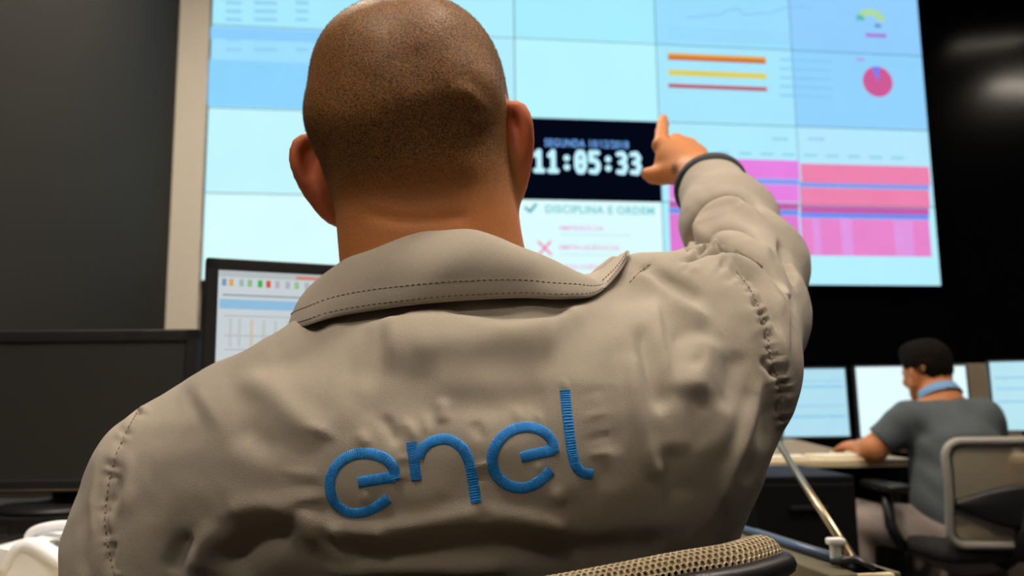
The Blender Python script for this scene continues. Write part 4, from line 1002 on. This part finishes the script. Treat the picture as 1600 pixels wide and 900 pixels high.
b = MB(); cpt = np.array(lo_(px(1306, 868, float(A[1]) + 0.03)))
b.box(tuple(cpt), (0.011, 0.012, 0.03), 0.003); b.box(tuple(cpt + [0, -0.002, 0.016]), (0.020, 0.016, 0.008), 0.003); b.build('clip', mat('white_clip', (235, 235, 230), 0.35), ds)
MB().box(tuple(np.array(lo_(A)) + [0.012, 0.0, -0.017]), (0.045, 0.04, 0.024), 0.003).build('foot_block', m_desk, ds)
b = MB(); b.tube([tuple(np.array(lo_(A)) + [-0.02, 0.02, 0.001]), tuple(np.array(lo_(A)) + [0.0, 0.0, 0.006]), tuple(np.array(lo_(A)) + [0.016, -0.012, -0.002])], [0.004, 0.0055, 0.003], 10); b.build('hinge', m_plast, ds, True)

# ------------------------------------------------------------------ office chairs
m_frame = mat('grey_chair_frame', (150, 146, 138), 0.45, var=0.06)
def chair_lower(r, mseat, armz=0.66):
    b = MB(); b.box((0, 0.02, 0.46), (0.48, 0.46, 0.07), 0.03); b.build('seat', mseat, r, True)
    MB().tube([(0, 0, 0.10), (0, 0, 0.26), (0, 0, 0.27), (0, 0, 0.43)], [0.03, 0.03, 0.02, 0.02], 16).build('gas_lift', m_dark, r, True)
    for k in range(5):
        a = 2 * math.pi * k / 5 + 0.3
        L_ = MB().tube([(0, 0, 0.10), (0.15 * math.cos(a), 0.15 * math.sin(a), 0.095), (0.30 * math.cos(a), 0.30 * math.sin(a), 0.075)], [0.026, 0.021, 0.015], 10).build('base_leg', m_plast, r, True)
        R2 = Matrix.Rotation(a, 3, 'Z')
        b = MB(); b.box((0.30 * math.cos(a), 0.30 * math.sin(a), 0.034), (0.05, 0.02, 0.06), 0.012, R2); b.build('caster', m_dark, L_)
    for s in (-1, 1):
        p = MB().tube([(s * 0.255, 0.02, 0.45), (s * 0.285, 0.03, 0.52), (s * 0.285, 0.05, armz - 0.015)], [0.018, 0.02, 0.018], 10).build('armrest_post', m_plast, r, True)
        MB().box((s * 0.285, 0.06, armz), (0.075, 0.24, 0.028), 0.012).build('armrest_pad', m_plast, p, True)

# the man's own chair: perforated roll along the top of the backrest
ch1 = empty('office_chair', (-0.05, 0.74, 0.0)); tag(ch1, 'office chair with perforated mesh backrest edge behind the pointing man', 'chair')
chair_lower(ch1, mat('black_fabric', (24, 24, 25), 0.9, bump=0.3, bscale=500), 0.62)
OFF1 = np.array([-0.05, 0.74, 0.0])
RIM = catmull([px(1203, 866, 0.520) - OFF1, px(1180, 874, 0.505) - OFF1, px(1136, 887, 0.490) - OFF1, px(1060, 900, 0.482) - OFF1, px(960, 920, 0.476) - OFF1, px(820, 945, 0.470) - OFF1, px(620, 968, 0.468) - OFF1, px(400, 975, 0.472) - OFF1, px(270, 970, 0.482) - OFF1, px(215, 962, 0.50) - OFF1], 260)
T = np.gradient(RIM, axis=0); T /= np.linalg.norm(T, axis=1)[:, None]
UPv = np.array([0, 0, 1.0]); BK = np.cross(UPv, T); BK /= np.linalg.norm(BK, axis=1)[:, None]
if BK[130][1] > 0: BK = -BK
UU = np.cross(T, BK); UU *= np.sign(UU[:, 2])[:, None]
arc = np.concatenate([[0], np.cumsum(np.linalg.norm(np.diff(RIM, axis=0), axis=1))])
RR = 0.0125
def rimpt(s, t, o=0.0):
    """s along the roll (m), t around it (m): 0 on top, positive towards the camera"""
    f = lambda A_: np.array([np.interp(s, arc, A_[:, k]) for k in range(3)])
    c, bk, uu_ = f(RIM), f(BK), f(UU)
    end = min(s, arc[-1] - s); k = 1.0 if end > 0.014 else math.sqrt(max(0.05, 1 - (1 - end / 0.014) ** 2))
    if t < RR * 1.15:
        a = t / RR; return c + (uu_ * math.cos(a) + bk * math.sin(a)) * (RR * k + o)
    a = 1.15; e = t - RR * 1.15
    p = c + (uu_ * math.cos(a) + bk * math.sin(a)) * (RR * k + o)
    return p - np.array([0, 0, 1]) * e * k + bk * e * 0.25
hexr = 0.00205
V, Fc = [], []
row = 0; t = -0.022
while t < 0.0165:
    s = 0.003 + (hexr * 0.87 if row % 2 else 0)
    while s < arc[-1] - 0.003:
        i0 = len(V)
        for rad, dep in ((1.0, 0.0), (0.60, 0.0006), (0.52, -0.0012)):
            for k in range(6):
                a = math.pi / 6 + k * math.pi / 3
                V.append(rimpt(s + math.cos(a) * hexr * rad, t + math.sin(a) * hexr * rad, dep))
        for q in (0, 6):
            for k in range(6): Fc.append((i0 + q + k, i0 + q + (k + 1) % 6, i0 + q + 6 + (k + 1) % 6, i0 + q + 6 + k))
        s += hexr * 1.732
    t += hexr * 1.5; row += 1
o = link('perforated_edge', mesh_from(V, Fc), mat('chair_mesh', (168, 152, 124), 0.45, var=0.1, scale=60), ch1, False); tag(o, kind='stuff')
G = [[rimpt(s, t, -0.0022) for t in np.linspace(-0.03, 0.02, 14)] for s in np.linspace(0.0, arc[-1], 140)]
MB().grid(G).build('edge_core', m_dark, ch1, True)
# black rail below the roll and the backrest panel
LOWR = np.array([rimpt(s, 0.018, 0.001) + np.array([0, -0.001, -0.0045]) for s in np.linspace(0.002, arc[-1] - 0.002, 120)])
MB().tube(LOWR, 0.0065, 10).build('back_rail', m_plast, ch1, True)
G = []
for s in np.linspace(0.006, arc[-1] - 0.006, 60):
    p0 = rimpt(s, 0.018, -0.003); c = np.array([p0[0] * 0.92, -0.235 + 0.35 * (p0[0] + 0.02) ** 2, 0.52])
    G.append([p0 * (1 - q) + c * q + np.array([0, -0.03 * math.sin(math.pi * q), 0]) for q in np.linspace(0, 1, 12)])
o = MB().grid(G).build('backrest', m_dark, ch1, True)
md = o.modifiers.new('thickness', 'SOLIDIFY'); md.thickness = 0.006
MB().tube([(0, 0.0, 0.43), (0, -0.16, 0.42), (0, -0.25, 0.50), (0, -0.27, 0.62)], 0.022, 10).build('back_support', m_plast, ch1, True)

# ================================================================== THE COLLEAGUE AND HIS DESK
D2 = 3.16
DX0, DX1 = float(px(1150, 722, D2)[0]), float(px(1432, 722, D2)[0])
desk('work_desk', 'beige desk with lit monitors where the colleague sits', -1.0, 0.0, 0.0, 0.85, True, (DX1, D2, 0), 0.0)
m_scrA = emit('pale_blue_screen', (178, 224, 240), 1.0, 0.05, 9); m_scrB = emit('white_screen', (226, 250, 255), 1.05, 0.02, 3); m_scrC = emit('cyan_screen', (186, 230, 242), 1.0, 0.05, 7)
def mon_px(label, u0, v0, u1, v1, Y, sm, rz=0.0):
    a, c = px(u0, v0, Y), px(u1, v1, Y)
    r, tr_, R_ = monitor('monitor', label, (a + c) / 2, float(c[0] - a[0]), float(a[2] - c[2]), rz, -0.03, 0.008, 0.04, sm, DZ, m_plast, 'monitors on the colleague\'s desk')
    return r, tr_, R_, float(c[0] - a[0]), float(a[2] - c[2])
r, tr_, R_, ww, hh = mon_px('lit pale blue monitor nearest the raised arm of the pointing man', 1150, 575, 1331, 684, 3.72, m_scrA, 0.05)
for k, f in enumerate((0.30, 0.22, -0.05, -0.2)):
    MB().box(tr_((0.0, -0.0076, f * hh)), (ww * 0.92, 0.0006, 0.006 + 0.006 * (k % 2)), 0, R_).build('text_band', emit('mon_band', (150, 206, 236), 1.0, 0.1, 40), r)
mon_px('bright white monitor in front of the colleague\'s head', 1333, 571, 1520, 684, 3.70, m_scrB)
r, tr_, R_, ww, hh = mon_px('lit monitor at the right edge, right of the colleague', 1551, 562, 1740, 674, 3.45, m_scrC, -0.25)
for f in (0.25, 0.1, -0.08): MB().box(tr_((0.0, -0.0076, f * hh)), (ww * 0.9, 0.0006, 0.008), 0, R_).build('text_band', emit('mon_band', (150, 206, 236), 1.0, 0.1, 40), r)
d3 = desk('side_desk', 'desk carrying the monitor at the right edge', 0.0, 1.1, 0.0, 0.50, True, (float(px(1540, 700, 3.2)[0]) + 0.06, 3.30, 0))
# grey cabinet behind the desks
a, c = px(1516, 568, 4.15), px(1556, 640, 4.15)
r = empty('equipment_cabinet', (float((a[0] + c[0]) / 2), 4.35, 0)); tag(r, 'grey equipment cabinet behind the monitors, right of the colleague', 'cabinet')
ht = float(a[2]); m_grey = mat('grey_cabinet', (128, 116, 98), 0.6)
MB().box((0, 0, ht / 2), (0.36, 0.38, ht), 0.006).build('body', m_grey, r)
MB().box((0, -0.192, ht - 0.20), (0.34, 0.006, 0.012)).build('drawer_gap', m_dark, r)
dr = MB().box((0, -0.194, ht * 0.4), (0.34, 0.012, ht * 0.6), 0.003).build('door', m_grey, r)
MB().box((0.12, -0.205, ht * 0.45), (0.012, 0.014, 0.10), 0.003).build('handle', m_chrome, dr)
# telephone and papers on the colleague's desk
T2 = px(1245, 706, 3.50); T2[2] = DZ
r = empty('desk_telephone', tuple(map(float, T2)), 0.15); tag(r, 'grey desk telephone on the colleague\'s desk below the monitor', 'telephone')
m_tel2 = mat('grey_phone', (176, 174, 168), 0.45)
MB().prism([(-0.10, 0), (0.10, 0), (0.10, 0.03), (-0.04, 0.065), (-0.10, 0.06)], -0.08, 0.10).build('base', m_tel2, r)
MB().tube(catmull([(-0.115, -0.07, 0.055), (-0.10, -0.05, 0.085), (-0.06, 0.02, 0.09), (-0.05, 0.08, 0.085), (-0.055, 0.10, 0.06)], 16), 0.018, 12).build('handset', mat('dark_phone', (60, 60, 62), 0.45), r, True)
for k, (u, v, Y, rz) in enumerate(((1312, 714, 3.31, 0.15), (1212, 719, 3.26, -0.05))):
    p = px(u, v, Y)
    b = MB(); b.box((0, 0, 0.006 + k * 0.0), (0.21, 0.15, 0.012), 0.001)
    o = b.build('paper_stack', mat('paper', (232, 226, 206), 0.8), None); o.location = (float(p[0]), float(p[1]), DZ); o.rotation_euler.z = rz
    tag(o, ['stack of papers beside the colleague\'s hands', 'stack of papers at the front edge of the colleague\'s desk'][k], 'papers')
kb2 = empty('mouse', (float(px(1416, 700, 3.62)[0]), 3.62, DZ)); tag(kb2, 'small grey computer mouse beside the colleague\'s elbow', 'mouse')
MB().lathe([(0.030, 0.0), (0.032, 0.012), (0.024, 0.026), (0.010, 0.032)], 18).build('shell', m_tel2, kb2, True)
MB().box((0, -0.012, 0.033), (0.006, 0.014, 0.006), 0.002).build('wheel', m_dark, kb2)
# dark pedestal between the two desks
pd_ = px(1238, 836, 2.35); r = empty('drawer_pedestal', (float(pd_[0]) + 0.01, 2.45, 0.0)); tag(r, 'dark grey drawer pedestal standing between the two desks', 'cabinet')
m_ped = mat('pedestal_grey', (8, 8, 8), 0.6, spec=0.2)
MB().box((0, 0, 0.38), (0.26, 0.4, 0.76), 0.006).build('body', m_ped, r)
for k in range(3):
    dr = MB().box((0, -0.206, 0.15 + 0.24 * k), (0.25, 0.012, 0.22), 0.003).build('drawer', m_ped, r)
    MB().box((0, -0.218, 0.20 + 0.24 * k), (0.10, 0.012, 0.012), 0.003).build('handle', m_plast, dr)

person2 = empty('person', (float(px(1500, 700, 3.0)[0]), 3.0, 0.0))
tag(person2, 'dark-haired colleague in grey polo shirt sitting at the right, turned to his monitors', 'person')
P2H = px(1446, 566, 3.20); R2 = axes(0.24, -0.10, -0.10); S2 = 0.90
def hl2(P): return (P - P2H) @ R2.T / S2
N2 = px(1470, 622, 3.13)
LS2, LE2, LW2 = px(1418, 655, 3.10), px(1366, 712, 3.14), px(1345, 700, 3.36)
RS2, RE2, RW2 = px(1538, 652, 3.10), px(1560, 740, 3.15), px(1440, 708, 3.38)
HP2 = px(1510, 830, 3.02)
LK2, RK2 = px(1338, 812, 3.22), px(1440, 822, 3.50)
LE2[2] = max(LE2[2], DZ + 0.04); LW2[2] = DZ + 0.035; RW2[2] = DZ + 0.035
def body2(P):
    Q = hl2(P)
    f = near(Q, np.array([0, 0, -0.03]), 0.24, head_sdf)
    f = smin(f, cap(P, P2H + np.array([0.02, -0.02, -0.07]), N2, 0.055, 0.062), 0.03)
    f = smin(f, chain(P, [(N2 + [0, 0, -0.05], 0.07), ((N2 + HP2) / 2, 0.11), (HP2, 0.12)], 0.05), 0.06)
    f = smin(f, chain(P, [(N2 + [-0.03, 0, -0.06], 0.05), (LS2, 0.05), (LE2, 0.046), (LW2, 0.032)], 0.02), 0.04)
    f = smin(f, chain(P, [(N2 + [0.03, 0, -0.06], 0.05), (RS2, 0.05), (RE2, 0.039), (RW2, 0.027)], 0.02), 0.04)
    f = smin(f, near(P, LW2 + np.array([-0.02, 0.08, 0]), 0.2, lambda X: hand_relaxed(X, LW2, (-0.25, 1, 0.0), (1, 0.25, 0.2), (0.0, 0, 1))), 0.012)
    f = smin(f, near(P, RW2 + np.array([-0.06, 0.05, 0]), 0.2, lambda X: hand_relaxed(X, RW2, (-1, 0.5, 0.0), (-0.4, -1, 0.1), (0, 0, 1))), 0.012)
    for k, s in ((LK2, -1), (RK2, 1)):
        f = smin(f, chain(P, [(HP2 + [0, s * 0.06, 0], 0.075), (k, 0.055), (np.array([k[0] - 0.02, k[1], 0.12]), 0.04), (np.array([k[0] - 0.12, k[1] + 0.05, 0.05]), 0.035)], 0.03), 0.05)
    return f
V, Q, N = sdf_mesh(body2, (0.9, 2.8, 0.0), (2.1, 3.75, 1.30), 0.0065, newton=1)
me = np_mesh(V, Q, 'body')
for nm in ('scalp', 'ink', 'blush'): point_color(me, nm, np.zeros(len(V)))
keep(link('body', me, skin_material('skin_tan', (196, 128, 84), (40, 30, 24))), person2)
def hair2(P):
    Q = hl2(P)
    f = ((np.abs((Q - np.array([0, -0.006, 0.006])) / np.array([0.089, 0.105, 0.092])) ** 2.2).sum(1) ** (1 / 2.2) - 1) * 0.09
    f = smin(f, ell(Q, (0, -0.052, -0.045), (0.062, 0.05, 0.06)), 0.03)
    f = smin(f, ell(Q, (0, 0.05, 0.062), (0.06, 0.05, 0.03)), 0.03)
    f = smax(f, -(Q[:, 2] + 0.020 - 0.85 * np.minimum(Q[:, 1] + 0.005, 0.0) - 1.2 * np.clip(Q[:, 1] - 0.03, 0, 1)), 0.01)
    return f + 0.0022 * np.sin(Q[:, 0] * 210 + 3 * np.sin(Q[:, 2] * 90)) * np.sin(Q[:, 1] * 160 + 2 * np.sin(Q[:, 2] * 120))
V, Q, N = sdf_mesh(hair2, P2H - 0.16, P2H + 0.16, 0.0045, newton=1)
keep(link('hair', np_mesh(V, Q, 'hair'), mat('dark_hair', (17, 12, 9), 0.8, var=0.3, scale=120, bump=0.5, bscale=300, spec=0.1)), person2)
def shirt2(P):
    f = chain(P, [(N2 + [0.01, 0.0, -0.065], 0.078), ((N2 * 0.6 + HP2 * 0.4) + [0.01, -0.01, 0], 0.142), ((N2 * 0.25 + HP2 * 0.75) + [0.0, 0, 0], 0.150), (HP2 + [0, 0, -0.01], 0.155)], 0.06)
    f = smin(f, cap(P, LS2 + [0.03, 0, -0.01], RS2 + [-0.03, 0, -0.01], 0.072, 0.072), 0.05)
    sl = smax(chain(P, [(LS2, 0.066), (LS2 * 0.22 + LE2 * 0.78, 0.060)], 0.02), (P - (LS2 * 0.25 + LE2 * 0.75)) @ ((LE2 - LS2) / np.linalg.norm(LE2 - LS2)), 0.004)
    sr = smax(chain(P, [(RS2, 0.066), (RS2 * 0.3 + RE2 * 0.7, 0.062)], 0.02), (P - (RS2 * 0.35 + RE2 * 0.65)) @ ((RE2 - RS2) / np.linalg.norm(RE2 - RS2)), 0.004)
    f = smin(smin(f, sl, 0.035), sr, 0.035)
    f = smax(f, (HP2[2] - 0.05) - P[:, 2], 0.02)
    return f + 0.0025 * np.sin(P[:, 2] * 60 + 3 * np.sin(P[:, 0] * 22)) * np.sin(P[:, 0] * 40)
V, Q, N = sdf_mesh(shirt2, (0.9, 2.75, 0.3), (2.1, 3.5, 1.15), 0.007, newton=1)
shirt = keep(link('polo_shirt', np_mesh(V, Q, 'polo_shirt'), mat('grey_polo', (74, 82, 86), 0.9, var=0.08, scale=20, bump=0.2, bscale=500)), person2)
ax_ = (P2H - N2); ax_ /= np.linalg.norm(ax_); e1 = np.cross(ax_, [0, 1, 0]); e1 /= np.linalg.norm(e1); e2_ = np.cross(ax_, e1)
G = [[N2 + ax_ * h_ + (e1 * math.cos(a) + e2_ * math.sin(a)) * r_ for a in np.linspace(0, 2 * math.pi, 33)] for h_, r_ in ((0.002, 0.079), (0.018, 0.074), (0.036, 0.068), (0.031, 0.060))]
o = MB().grid(G).build('collar', mat('blue_collar', (104, 146, 190), 0.8), None, True); o.parent = shirt
def trousers2(P):
    f = ell(P, HP2 + [0, 0.02, -0.03], (0.165, 0.16, 0.12))
    for k, s in ((LK2, -1), (RK2, 1)):
        f = smin(f, chain(P, [(HP2 + [-0.02, s * 0.06, -0.01], 0.095), (k, 0.070), (np.array([k[0] - 0.02, k[1], 0.10]), 0.058)], 0.03), 0.05)
    return f
V, Q, N = sdf_mesh(trousers2, (0.9, 2.75, 0.02), (2.0, 3.7, 0.75), 0.009, newton=1)
keep(link('trousers', np_mesh(V, Q, 'trousers'), mat('grey_slacks', (150, 138, 132), 0.9, bump=0.2, bscale=500)), person2)
for k in (LK2, RK2):
    c0 = np.array([k[0] - 0.07, k[1] + 0.03, 0.0])
    V, Q, N = sdf_mesh(lambda P: smax(ell(P, c0 + [0, 0, 0.035], (0.14, 0.05, 0.055)), 0.004 - P[:, 2], 0.006), c0 - [0.2, 0.1, 0.02], c0 + [0.2, 0.1, 0.14], 0.009, newton=1)
    keep(link('shoe', np_mesh(V, Q, 'shoe'), mat('black_leather', (20, 19, 18), 0.35)), person2)

# his chair
CB = px(1580, 770, 2.78)
ch2 = empty('office_chair', (float(CB[0]), 3.02, 0.0), 0.05); tag(ch2, 'grey framed office chair with mesh back and black lumbar pad under the colleague', 'chair')
chair_lower(ch2, mat('black_fabric', (24, 24, 25), 0.9), 0.655)
fz0, fz1 = 0.49, 0.822
def fr(x, z): return (x, -0.235 - 0.05 * math.sin((z - 0.5) / 0.4 * 2.2) + 0.25 * x * x * 2, z)
loop = []
hw2 = 0.232; rc = 0.05
for cx, cz, a0 in ((hw2 - rc, fz1 - rc, 0), (-hw2 + rc, fz1 - rc, 90), (-hw2 + rc + 0.015, fz0 + rc, 180), (hw2 - rc - 0.015, fz0 + rc, 270)):
    for k in range(7):
        a = math.radians(a0 + 90 * k / 6); loop.append((cx + rc * math.cos(a), cz + rc * math.sin(a)))
loop.append(loop[0])
lp = []
for (x0, z0), (x1, z1) in zip(loop, loop[1:]):
    n = max(1, int(math.hypot(x1 - x0, z1 - z0) / 0.03))
    for q in range(n): lp.append((x0 + (x1 - x0) * q / n, z0 + (z1 - z0) * q / n))
lp.append(lp[0])
MB().tube([fr(x, z) for x, z in lp], 0.0135, 10, caps=False).build('back_frame', m_frame, ch2, True)
inner_ = MB(); inner_.tube([(fr(x * 0.93, 0.683 + (z - 0.683) * 0.945)[0], fr(x * 0.93, z)[1] + 0.014, 0.683 + (z - 0.683) * 0.945) for x, z in lp], 0.011, 8, caps=False); inner_.build('inner_frame', m_plast, ch2, True)
G = [[(lambda q: (q[0], q[1] + 0.008, q[2]))(fr(x, z)) for z in np.linspace(fz0 + 0.015, fz1 - 0.015, 14)] for x in np.linspace(-hw2 + 0.018, hw2 - 0.018, 14)]
m_net = mat('chair_net', (150, 136, 108), 0.8, var=0.15, scale=400, alpha=0.72)
MB().grid(G).build('mesh_back', m_net, ch2, True)
lum = MB(); G = []
for x in np.linspace(-hw2 + 0.02, hw2 - 0.02, 20):
    hh = 0.014 + 0.056 * math.cos(x / (hw2) * math.pi / 2) ** 1.5
    q = fr(x, 0.62)
    G.append([(x, q[1] - 0.006 - 0.012 * math.sin(math.pi * t), 0.625 + (t - 0.5) * 2 * hh - 0.012 * math.cos(x / hw2 * math.pi / 2)) for t in np.linspace(0, 1, 8)])
lum.grid(G); o = lum.build('lumbar_pad', m_plast, ch2, True); md = o.modifiers.new('thickness', 'SOLIDIFY'); md.thickness = 0.012
q = fr(0.06, 0.765)
MB().box((0.055, q[1] - 0.014, 0.765), (0.062, 0.004, 0.018), 0.001).build('label_tag', mat('cream_tag', (206, 196, 160), 0.6), ch2)
MB().tube([(0, 0.0, 0.44), (0, -0.16, 0.42), (0, -0.245, 0.47), (0, -0.262, 0.60)], 0.022, 10).build('back_support', m_plast, ch2, True)
